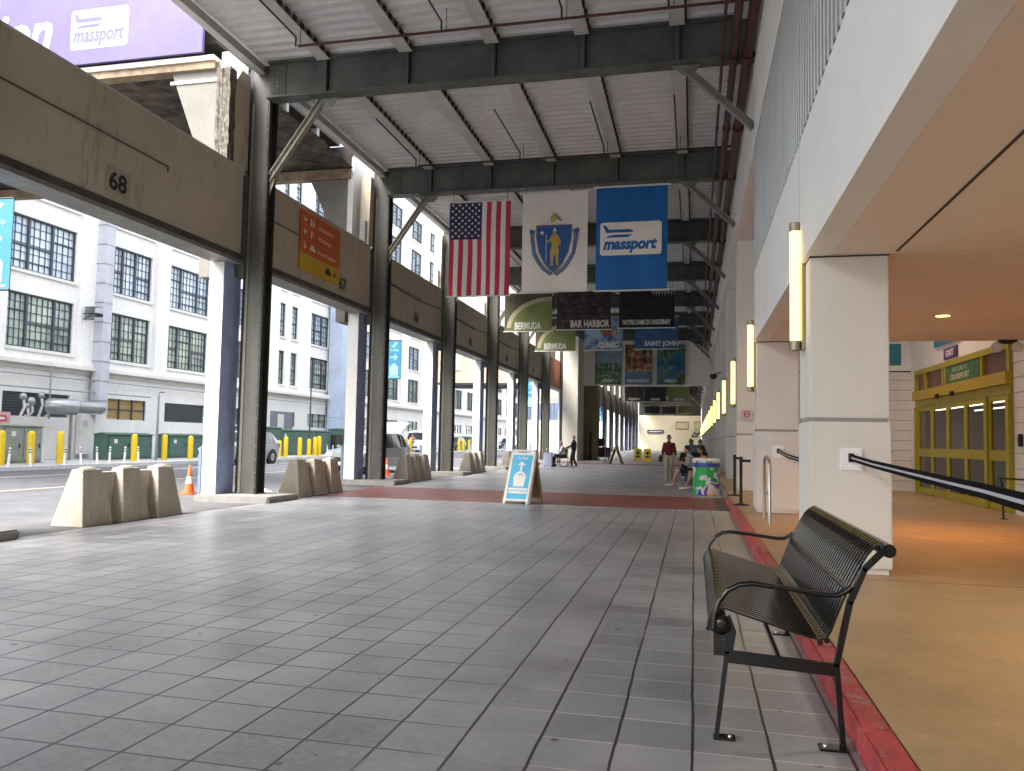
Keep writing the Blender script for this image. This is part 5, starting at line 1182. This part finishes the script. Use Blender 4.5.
# ================================================================== WALKWAY OBJECTS
def aframe(x, y, lab, w_=.6, h_=1.2, splay=.95, printed=True, rz=0):
    t = thing('sandwich_board', lab, 'sign', (x, y, 0), 'folding sandwich boards'); t.rotation_euler = (0, 0, rz)
    def bd(b, name, parent=t):
        ob = b.build(name, None, loc=(0, 0, 0)); ob.parent = parent; return ob
    wood = mat('sign_timber', (.50, .38, .22), .6, var=.15, scale=5, streak=.3); blue = mat('sign_cyan', (.0, .35, .62), .45, var=.04); mw = m_white
    th = math.atan2(splay / 2, h_)
    for side in (0, 1):
        X = (Matrix.Translation((0, 0 if side == 0 else splay, 0)) @ Matrix.Rotation(math.pi if side else 0, 4, 'Z') @ Matrix.Rotation(-th * 1.0, 4, 'X'))
        Lh = math.hypot(h_, splay / 2)
        b = MB(); m1 = mw if (side == 0 and printed) else wood
        for s_ in (-1, 1): b.box(s_ * w_ / 2, s_ * (w_ / 2 - .05), -.02, .02, 0, Lh, m1, X=X)
        if side == 0 and printed:
            for s_ in (-1, 1): b.box(s_ * (w_ / 2 + .002), s_ * (w_ / 2 + .03), .0, .05, .02, Lh, wood, X=X)
        b.box(-w_ / 2 + .05, w_ / 2 - .05, -.02, .02, .07, .12, m1, X=X); b.box(-w_ / 2 + .05, w_ / 2 - .05, -.02, .02, Lh - .12, Lh - .06, m1, X=X)
        fr = bd(b, 'frame')
        b = MB(); b.box(-w_ / 2 + .05, w_ / 2 - .05, -.012, .012, .12, Lh - .12, blue if (printed and side == 0) else (mat('sign_brown_back', (.25, .17, .10), .6, var=.2, scale=5)), X=X)
        if printed and side == 0:
            o = X @ Vector((0, -.012, 0)); u_ = (X.to_3x3() @ Vector((1, 0, 0))); v_ = X.to_3x3() @ Vector((0, 0, 1)); n_ = X.to_3x3() @ Vector((0, -1, 0))
            at = lambda q: o + v_ * q
            b.text('To Ship', at(Lh - .2), u_, v_, n_, .07, mw, w_=.26)
            arrow(b, at(Lh - .38), u_, v_, n_, .22, math.pi / 2, mw, wd=.12)
            b.prism([(-.13, 0), (-.14, .17), (-.165, .2), (-.12, .3), (-.02, .37), (0, .40), (.02, .37), (.12, .3), (.165, .2), (.14, .17), (.13, 0)][::-1], at(.42), u_, v_, n_, 0, .004, mw)
            b.prism([(-.08, .27), (.08, .27), (.0, .31)], at(.42), u_, v_, n_, .004, .006, blue)
            for q in (.25, .325): b.prism([(-.23, 0), (.23, 0), (.23, .055), (-.23, .055)], at(q), u_, v_, n_, 0, .004, mw)
        bd(b, 'panel', fr)
    b = MB(); b.bbox(-w_ / 2, w_ / 2, splay / 2 - .05, splay / 2 + .05, h_ - .03, h_ + .02, m_white if printed else wood, .01); bd(b, 'hinge')
    return t
aframe(-3.9, 17.3, 'white and cyan sandwich board with an arrow over a ship, on the walkway', rz=R(-11))
aframe(-4.35, 49.6, 'bare wooden sandwich board seen edge-on far down the walkway', printed=False, h_=1.15, splay=.85, rz=R(80))
for x, y, lab in ((-4.25, 62.0, 'yellow wet-floor sign, left of two'), (-3.45, 61.0, 'yellow wet-floor sign, right of two')):
    t = thing('wet_floor_sign', lab, 'sign', (x, y, 0), 'yellow wet floor signs')
    for s_ in (-1, 1):
        b = MB(); b.prism([(-.32, 0), (.32, 0), (.26, .95), (-.26, .95)], (x, y + .2 * s_, 0), U, Vector((0, -.2 * s_, .98)), Vector((0, -1, 0)), 0, .02, m_yel)
        if s_ < 0: b.lathe([(.12, 0), (.1, -.005)], (x, y - .14, .6), m_blackm, 14, ax='y'); b.box(x - .15, x + .15, y - .2, y - .19, .25, .38, m_blackm)
        b.build('leaf', t, fixn=True)
# drum bin with wrapped print
t = thing('litter_bin', 'round bin wrapped in a colourful abstract print at the red strip', 'bin', (.34, 22.9, 0))
def bin_mat():
    m, t_, b, L = nodes_mat('bin_print'); tc = t_.nodes.new('ShaderNodeTexCoord')
    n = noise(t_, tc.outputs['Object'], 1.9, 1, .5); n2 = noise(t_, tc.outputs['Object'], 4, 1)
    c = ramp(t_, n, [(.36, (.02, .35, .08)), (.45, (.0, .25, .15)), (.48, (.5, .55, .6)), (.52, (.02, .05, .4)), (.57, (.45, .05, .2)), (.61, (.8, .5, .03)), (.66, (.05, .2, .5))]); [setattr(q.color_ramp, 'interpolation', 'CONSTANT') for q in t_.nodes if q.bl_idname == 'ShaderNodeValToRGB']
    c = mixc(t_, ramp(t_, n2, [(.55, (0, 0, 0)), (.58, (1, 1, 1))]), c, (.62, .62, .6)); L(c, b.inputs['Base Color']); b.inputs['Roughness'].default_value = .4; return m
b = MB(); b.lathe([(.36, .0), (.37, .03), (.37, .96)], (.34, 22.9, 0), bin_mat(), 28); b.build('drum', t)
b = MB(); b.lathe([(.385, .95), (.385, 1.0), (.3, 1.03), (.2, 1.03)], (.34, 22.9, 0), m_white, 28); b.build('rim', t)
b = MB()
for a_, h_, c_ in ((-1.2, .55, 'gold'), (-1.55, .42, 'pink'), (-2.3, .5, 'green')):
    pass
b.lathe([(.375, .78), (.375, .9)], (.34, 22.9, 0), mat('bin_blue', (.03, .08, .4), .4, var=.2, scale=4), 28); b.build('band', t)
# far items
t = thing('speaker_stand', 'black rounded panel above a black wheeled case far beside the cream pier', 'cart', (-6.9, 61, 0))
b = MB(); b.bbox(-7.55, -6.75, 61, 61.25, 1.05, 1.68, m_blackm, .12); b.build('panel', t)
b = MB(); b.bbox(-7.25, -6.3, 60.9, 61.4, .22, .98, m_blackm, .06); b.tube([(-7.1, 61.1, .9), (-7.1, 61.1, 1.3)], .04, m_blackm, 6); b.build('case', t)
for x in (-7.15, -6.4):
    b = MB(); b.lathe([(.11, -.03), (.11, .03)], (x, 61.0, .11), m_blackm, 12, ax='x'); b.build('wheel', t)
for i, (x, y) in enumerate(((-5.3, 50), (-5.9, 54), (-2.8, 90))):
    t = thing('barrier_post', 'distant belt post on the walkway, %s along' % ORD[i], 'barrier post', (x, y, 0), 'distant belt posts')
    b = MB(); b.lathe([(.17, 0), (.17, .02), (.03, .04), (.03, .95), (.04, 1.0)], (x, y, 0), m_dark, 12); b.build('post', t)
b = MB(); b.box(-8.05, -3.9, 50.0, 50.01, .95, 1.0, m_dark); 
t = thing('suitcase', 'pale lavender suitcase standing beside the pushchair', 'suitcase', (-7.7, 42.2, 0))
b = MB(); b.bbox(-7.98, -7.5, 42.1, 42.4, .06, .78, mat('case_lavender', (.42, .44, .62), .4, var=.03), .04); b.build('shell', t)
b = MB(); b.tube([(-7.85, 42.35, .78), (-7.85, 42.35, 1.0), (-7.63, 42.35, 1.0), (-7.63, 42.35, .78)], .012, m_silver, 6); b.build('handle', t)
for x in (-7.92, -7.56):
    b = MB(); b.lathe([(.035, -.015), (.035, .015)], (x, 42.15, .035), m_blackm, 10, ax='x'); b.build('wheel', t)

# ================================================================== PEOPLE
def caps(bm, p, q, r0, r1, n=12):
    p, q = Vector(p), Vector(q); d = q - p; L_ = max(d.length, 1e-4); Q = d.to_track_quat('Z', 'Y').to_matrix().to_4x4(); Q.translation = p
    rings = []
    pr_ = []
    for i in range(4): a_ = math.pi / 2 * i / 4; pr_.append((r0 * math.sin(a_) if i else .0005, -r0 * math.cos(a_)))
    pr_ += [(r0, 0), (r1, L_)]
    for i in range(1, 5): a_ = math.pi / 2 * i / 4; pr_.append((max(r1 * math.cos(a_), .0005), L_ + r1 * math.sin(a_)))
    for r_, z_ in pr_: rings.append([bm.verts.new(Q @ Vector((r_ * math.cos(2 * math.pi * j / n), r_ * math.sin(2 * math.pi * j / n), z_))) for j in range(n)])
    for a_, b_ in zip(rings[:-1], rings[1:]):
        for j in range(n): bm.faces.new((a_[j], a_[(j + 1) % n], b_[(j + 1) % n], b_[j]))
    bm.faces.new(rings[0][::-1]); bm.faces.new(rings[-1])
def ell(bm, c, r_, rot=None):
    n0 = len(bm.verts); g_ = bmesh.ops.create_uvsphere(bm, u_segments=16, v_segments=10, radius=1)
    bmesh.ops.scale(bm, vec=r_, verts=g_['verts'])
    if rot: bmesh.ops.rotate(bm, cent=(0, 0, 0), matrix=Euler(rot).to_matrix(), verts=g_['verts'])
    bmesh.ops.translate(bm, vec=c, verts=g_['verts'])
def skin(bm, name, m, parent, vox):
    me = bpy.data.meshes.new(name); bm.to_mesh(me); bm.free()
    ob = bpy.data.objects.new('tmp', me); COL.objects.link(ob)
    md = ob.modifiers.new('r', 'REMESH'); md.mode = 'VOXEL'; md.voxel_size = vox; md.use_smooth_shade = True
    sm = ob.modifiers.new('s', 'SMOOTH'); sm.factor = .5; sm.iterations = 2
    dg = bpy.context.evaluated_depsgraph_get(); dg.update()
    m2 = bpy.data.meshes.new_from_object(ob.evaluated_get(dg)); m2.name = name
    bpy.data.objects.remove(ob)
    m2.materials.clear(); m2.materials.append(m)
    o2 = bpy.data.objects.new(name, m2); COL.objects.link(o2); o2.parent = parent; return o2
m_skin = mat('skin', (.45, .25, .17), .55, var=.05, scale=10); m_skin2 = mat('skin_tan', (.33, .17, .11), .55, var=.05, scale=10)
def person(lab, loc, rz, J, shirt, legs, hairc, shoes=(.6, .6, .6), skinm=m_skin, shorts=False, sleeves=.5, hair='short', vox=.014, female=False, group=None, extra=None):
    """J: joints in metres, facing -Y; keys pelvis chest neck head  shoulder/elbow/wrist L R  hip/knee/ankle L R"""
    t = thing('person', lab, 'person', loc, group); t.rotation_euler = (0, 0, rz)
    V = {k: Vector(v) for k, v in J.items()}
    bm = bmesh.new(); hd = V['head']; face = J.get('face', (0, -1, 0)); F_ = Vector(face).normalized(); up = Vector((0, 0, 1)); sd_ = F_.cross(up).normalized()
    caps(bm, V['pelvis'], V['chest'], .125, .13); caps(bm, V['chest'], V['neck'], .12, .055); caps(bm, V['neck'], hd - up * .05, .055, .055)
    ell(bm, hd, (.077, .095, .118), (0, 0, math.atan2(F_.x, -F_.y))); ell(bm, hd + F_ * .02 - up * .05, (.055, .06, .06))
    caps(bm, hd + F_ * .09 + up * .01, hd + F_ * .112 - up * .022, .009, .014, 8)
    for s_ in (-1, 1): ell(bm, hd + sd_ * s_ * .08 - up * .005, (.014, .022, .032))
    for s in 'LR':
        caps(bm, V['chest'] + Vector((0, 0, .02)), V['sh' + s] - Vector((0, 0, .01)), .075, .046); caps(bm, V['sh' + s], V['el' + s], .052, .04); caps(bm, V['el' + s], V['wr' + s], .041, .027)
        d = (V['wr' + s] - V['el' + s]).normalized(); pm = V['wr' + s] + d * .075; lat = d.cross(F_); lat = lat.normalized() if lat.length > .1 else sd_
        caps(bm, V['wr' + s], pm, .028, .034)
        for q, ln in ((-1.5, .07), (-.5, .085), (.5, .08), (1.5, .062)):
            a_ = pm + lat * q * .018 + d * .015; k_ = a_ + d * ln * .6; caps(bm, a_, k_, .011, .0105, 8); caps(bm, k_, k_ + (d + F_ * .7).normalized() * ln * .5, .0105, .009, 8)
        caps(bm, V['wr' + s] + d * .03, V['wr' + s] + d * .075 + F_ * .045, .013, .011, 8)
        caps(bm, V['pelvis'], V['hp' + s], .11, .095); caps(bm, V['hp' + s], V['kn' + s], .088, .058); caps(bm, V['kn' + s], V['an' + s], .058, .038)
        caps(bm, V['an' + s], V['an' + s] + V.get('toe' + s, Vector((0, -.16, -.05))) , .042, .034)
    skin(bm, 'body', skinm, t, vox)
    mk = lambda nm, c: mat(nm, c, .8, var=.12, scale=12)
    bm = bmesh.new(); caps(bm, V['pelvis'] + Vector((0, 0, .09)), V['chest'], .155, .155); caps(bm, V['chest'], V['neck'] - Vector((0, 0, .06)), .14, .085)
    for s in 'LR':
        caps(bm, V['chest'] + Vector((0, 0, .02)), V['sh' + s] - Vector((0, 0, .008)), .10, .066); e_ = V['sh' + s].lerp(V['el' + s], min(1, sleeves * 2)); caps(bm, V['sh' + s] - Vector((0, 0, .008)), e_, .064, .056)
        if sleeves > .5: caps(bm, V['el' + s], V['el' + s].lerp(V['wr' + s], sleeves * 2 - 1), .06, .045)
    skin(bm, 'shirt', shirt, t, vox)
    bm = bmesh.new()
    for s in 'LR':
        caps(bm, V['pelvis'], V['hp' + s], .135, .118)
        if shorts: caps(bm, V['hp' + s], V['hp' + s].lerp(V['kn' + s], .75), .112, .09)
        else: caps(bm, V['hp' + s], V['kn' + s], .108, .078); caps(bm, V['kn' + s], V['an' + s], .078, .06)
    skin(bm, 'shorts' if shorts else 'trousers', legs, t, vox)
    for s in 'LR':
        bm = bmesh.new(); an = V['an' + s]; tt = V.get('toe' + s, Vector((0, -.16, -.05))); caps(bm, an - Vector((0, 0, .03)) - tt * .25, an + tt * 1.05, .052, .043); skin(bm, 'shoe', mk('shoe_%.2f' % shoes[0], shoes), t, vox)
    bm = bmesh.new(); ell(bm, hd + up * .025 - F_ * .018, (.086, .1, .11), (0, 0, math.atan2(F_.x, -F_.y)))
    if hair == 'long': caps(bm, hd - F_ * .06, hd - F_ * .09 - up * .3, .085, .06)
    if hair == 'bun': ell(bm, hd + up * .1 - F_ * .07, (.045, .045, .045))
    ho = skin(bm, 'hair', mk('hair_%.2f' % hairc[0], hairc), t, vox)
    # cut the face free of hair
    bm = bmesh.new(); bm.from_mesh(ho.data); 
    for v in bm.verts:
        if (v.co - hd).dot(F_) > .045 and (v.co - hd).dot(up) < .065: v.co -= F_ * .05
    bm.to_mesh(ho.data); bm.free()
    b = MB()
    for s_ in (-1, 1):
        bb = bmesh.new(); ell(bb, hd + F_ * .088 + sd_ * s_ * .031 + up * .018, (.011, .011, .009)); b.frombm(bb, m_blackm, True)
    bb = bmesh.new(); ell(bb, hd + F_ * .088 - up * .058, (.024, .008, .006)); b.frombm(bb, mat('lip', (.3, .1, .09), .5, var=0), True)
    ob = b.build('eyes_and_mouth', None, loc=(0, 0, 0)); ob.parent = t
    return t
def stand(sw=.0, h=1.0):
    return {k: tuple(c * h for c in v) for k, v in dict(pelvis=(0, 0, .95), chest=(0, 0, 1.3), neck=(0, 0, 1.5), head=(0, -.01, 1.63), shL=(-.165, 0, 1.40), elL=(-.225, .03, 1.14), wrL=(-.25, -.05, .9), shR=(.165, 0, 1.40), elR=(.225, .03, 1.14), wrR=(.25, -.05, .9),
        hpL=(-.09, 0, .92), knL=(-.1, -.06 - sw, .5), anL=(-.1, -.0 - sw * 1.5, .09), hpR=(.09, 0, .92), knR=(.1, -.03 + sw * .3, .5), anR=(.1, .06 + sw * 1.6, .09)).items()}
c_mar = mat('shirt_maroon', (.16, .012, .02), .85, var=.25, scale=14); c_khaki = mat('trousers_khaki', (.42, .38, .30), .85, var=.1); c_stripe = mat('shirt_striped', (.5, .48, .52), .85, var=.3, scale=18)
c_blk = mat('cloth_black', (.012, .012, .015), .85, var=.1); c_pink = mat('shirt_pink', (.5, .2, .2), .85, var=.1); c_blue = mat('cloth_blue', (.10, .2, .32), .85, var=.1); c_teal = mat('cloth_teal', (.03, .12, .13), .8, var=.1); c_wht = mat('cloth_white', (.6, .58, .56), .85, var=.06); c_jean = mat('cloth_denim', (.06, .09, .17), .85, var=.1)
person('person in maroon checked shirt and khaki trousers walking towards the camera', (-.92, 30.4, 0), R(3), stand(.09), c_mar, c_khaki, (.10, .06, .04), shoes=(.35, .33, .3), sleeves=.8)
b = MB(); b.bbox(-.09, .08, -.08, .08, .0, .27, m_blackm, .04); bo = b.build('shoulder_bag', loc=(0, 0, 0)); bo.location = (-1.22, 30.33, .7); tag(bo, 'small black bag carried at the side of the person in maroon', 'bag')
# leaning person reading a phone, sitting on a stool-high case
sit = dict(pelvis=(0, .1, .55), chest=(0, 0, .9), neck=(0, -.04, 1.09), head=(0, -.1, 1.22), face=(0, -1, -.35), shL=(-.18, 0, 1.01), elL=(-.24, -.12, .75), wrL=(-.08, -.33, .82), shR=(.18, 0, 1.01), elR=(.24, -.12, .75), wrR=(.08, -.33, .82),
    hpL=(-.1, .02, .52), knL=(-.13, -.42, .55), anL=(-.13, -.47, .1), hpR=(.1, .02, .52), knR=(.13, -.40, .55), anR=(.13, -.62, .1))
t = person('person in a white striped top and black shorts seated looking at a phone', (-.12, 26.6, 0), R(-80), sit, c_stripe, c_blk, (.012, .01, .01), shorts=True, shoes=(.6, .6, .6))
t = person('person with bare legs and white trainers seated beside the colourful bin', (.32, 25.0, 0), R(-75), sit, c_pink, c_blk, (.02, .015, .012), shorts=True, shoes=(.7, .7, .7), skinm=m_skin2, hair='long')
for (x, y, lab) in ((-.12, 26.75, 'dark teal hard suitcase used as a seat by the phone reader'), (.37, 25.05, 'dark blue hard suitcase used as a seat beside the bin')):
    t = thing('suitcase', lab, 'suitcase', (x, y, 0), 'suitcases used as seats')
    b = MB(); b.bbox(x - .15, x + .35, y - .2, y + .15, .05, .44, c_teal if y > 26 else mat('case_blue', (.02, .07, .16), .4, var=.05), .04); b.build('shell', t)
    b = MB(); b.lathe([(.04, -.02), (.04, .02)], (x - .1, y - .15, .04), m_blackm, 10, ax='x'); b.lathe([(.04, -.02), (.04, .02)], (x + .3, y - .15, .04), m_blackm, 10, ax='x'); b.build('wheel', t)
b = MB(); b.bbox(-.04, .04, -.006, .006, -.07, .07, m_blackm, .005); o = b.build('phone', loc=(0, 0, 0)); o.location = (-.53, 26.67, .9); o.rotation_euler = (R(-30), 0, R(-80)); tag(o, 'black phone held by the person in the striped top', 'phone')
crowd = [(-.3, 33, c_blk, 0, 's', 'black jacket nearest the seated phone reader'), (.15, 35, c_blk, 20, 's', 'black top second along the row of waiting people'), (-.15, 37.5, c_blue, -30, 't', 'blue shirt standing behind the row of waiting people'), (.3, 39, c_blue, 10, 't', 'pale blue shirt standing by the lamps'), (.45, 36.5, c_mar, -60, 's', 'dark red top seated nearest the pillars'), (.3, 43, c_blk, -40, 't', 'black coat standing far back by the pillars'), (-.1, 47, c_teal, 0, 't', 'dark green top farthest back by the pillars')]
for (x, y, c_, rz, kd, lab) in crowd:
    person('person in a ' + lab, (x, y, 0), R(rz), sit if kd == 's' else stand(.02, .93), c_, c_jean if kd == 't' else c_blk, (.02, .015, .01), vox=.022, skinm=m_skin2, sleeves=.9, group='people waiting along the pillars')
b = MB(); 
t = thing('bench', 'dark waiting bench far along the pillars under the seated people', 'bench', (.3, 35, 0))
b = MB(); b.box(-.5, .7, 33.0, 37.2, .36, .42, m_blackm); b.build('seat', t)
for y in (33.2, 37.0):
    b = MB(); b.box(-.45, -.4, y, y + .05, 0, .36, m_blackm); b.box(.6, .65, y, y + .05, 0, .36, m_blackm); b.build('leg', t)
# wheelchair / pushchair pair on the left
push = dict(stand(.06)); push.update(elL=(-.22, -.15, 1.15), wrL=(-.18, -.4, 1.05), elR=(.22, -.15, 1.15), wrR=(.18, -.4, 1.05))
person('person in a black jacket pushing the wheelchair by the cream pier', (-6.45, 43.0, 0), R(-80), push, c_blk, c_blk, (.3, .25, .2), vox=.02, sleeves=1)
seated = dict(sit); 
person('person in a pale top seated in the wheelchair', (-7.0, 42.6, .08), R(-80), seated, c_wht, c_blk, (.5, .45, .4), vox=.02, sleeves=.9)
t = thing('wheelchair', 'black wheelchair carrying a seated person beside the lavender suitcase', 'wheelchair', (-7.0, 42.6, 0))
for s_ in (-1, 1):
    b = MB(); yc = 42.6 + s_ * .3; ring = [(-6.95 + .3 * math.cos(q * math.pi / 10), yc, .31 + .3 * math.sin(q * math.pi / 10)) for q in range(21)]; b.tube(ring, .022, m_blackm, 6)
    for q in range(0, 20, 4): b.tube([(-6.95, yc, .31), ring[q]], .006, m_silver, 4)
    b.build('large_wheel', t)
    b = MB(); b.lathe([(.09, -.02), (.09, .02)], (-7.45, yc, .09), m_blackm, 12, ax='y'); b.build('caster', t)
    b = MB(); b.tube([(-7.45, yc, .1), (-7.4, yc, .5), (-6.8, yc, .5), (-6.75, yc, 1.0), (-6.6, yc, 1.02)], .015, m_blackm, 6); b.tube([(-7.35, yc, .5), (-7.35, yc, .7), (-6.8, yc, .7)], .015, m_blackm, 6); b.build('side_frame', t)
b = MB(); b.box(-7.35, -6.8, 42.32, 42.88, .47, .52, m_blackm); b.box(-6.82, -6.78, 42.32, 42.88, .52, .98, m_blackm); b.build('seat', t)
# woman loading goods across the street
person('person with long brown hair loading bags across the street', (-26, 70.5, .08), R(40), push, c_pink, c_blk, (.2, .08, .04), vox=.022, hair='long', sleeves=.5)
t = thing('luggage_pile', 'dark bags heaped left of the woman with long hair', 'luggage', (-26.6, 69.4, .08))
b = MB(); b.bbox(-26.9, -26.3, 69, 69.5, .08, .9, c_blk, .06); b.build('bag', t); b = MB(); b.bbox(-26.8, -26.2, 68.9, 69.3, .9, 1.4, c_jean, .08); b.build('bag', t)
b = MB(); b.bbox(-26.3, -25.4, 72, 72.8, .1, 1.35, mat('cardboard', (.5, .36, .2), .8), .01); tag(b.build('cardboard_box', loc=(-25.8, 72.4, .1)), 'tall tan cardboard box right of the woman with long hair', 'box')

# things by the entrance
t = thing('hoop_rail', 'low black hoop rail in front of the entrance doors', 'rail', (5.6, 16.9, .14))
b = MB(); b.tube([(5.62, 16.4, .146), (5.6, 16.4, .82), (5.6, 16.5, .9), (5.75, 16.2, .9), (6.6, 15.6, .88)], .02, m_blackm, 8); b.build('hoop', t)
b = MB(); b.lathe([(.07, .146), (.07, .155)], (5.62, 16.4, 0), m_blackm, 12); b.build('foot', t)
t = thing('cart', 'black tubular trolley parked against the white siding wall', 'trolley', (5.7, 24.7, .14))
b = MB(); b.tube([(5.5, 24.5, .146), (5.5, 24.5, 1.2), (5.55, 24.5, 1.28), (5.0, 24.5, 1.28), (4.95, 24.5, 1.2), (4.95, 24.5, .146)], .03, m_blackm, 8); b.build('frame', t)
b = MB(); b.bbox(4.98, 5.46, 24.52, 24.6, .4, 1.15, mat('cart_grey', (.2, .22, .23), .5), .02); b.build('panel', t)
b = MB(); b.bbox(4.1, 4.16, 15.5, 15.56, .1465, .15, m_white, .001); b.bbox(4.6, 4.7, 17, 17.06, .1465, .15, m_white, .001)
b = MB(); b.bbox(3.98, 4.1, 18.0, 18.08, .1462, .165, m_white, .006); tag(b.build('litter', loc=(4, 18, .146)), 'scrap of white paper on the tan pavement before the doors', 'litter')

# render
S.render.engine = 'CYCLES'
c = S.cycles; c.max_bounces = 8; c.diffuse_bounces = 4; c.glossy_bounces = 3; c.transparent_max_bounces = 8; c.use_denoising = True
try: c.sample_clamp_indirect = 6
except Exception: pass
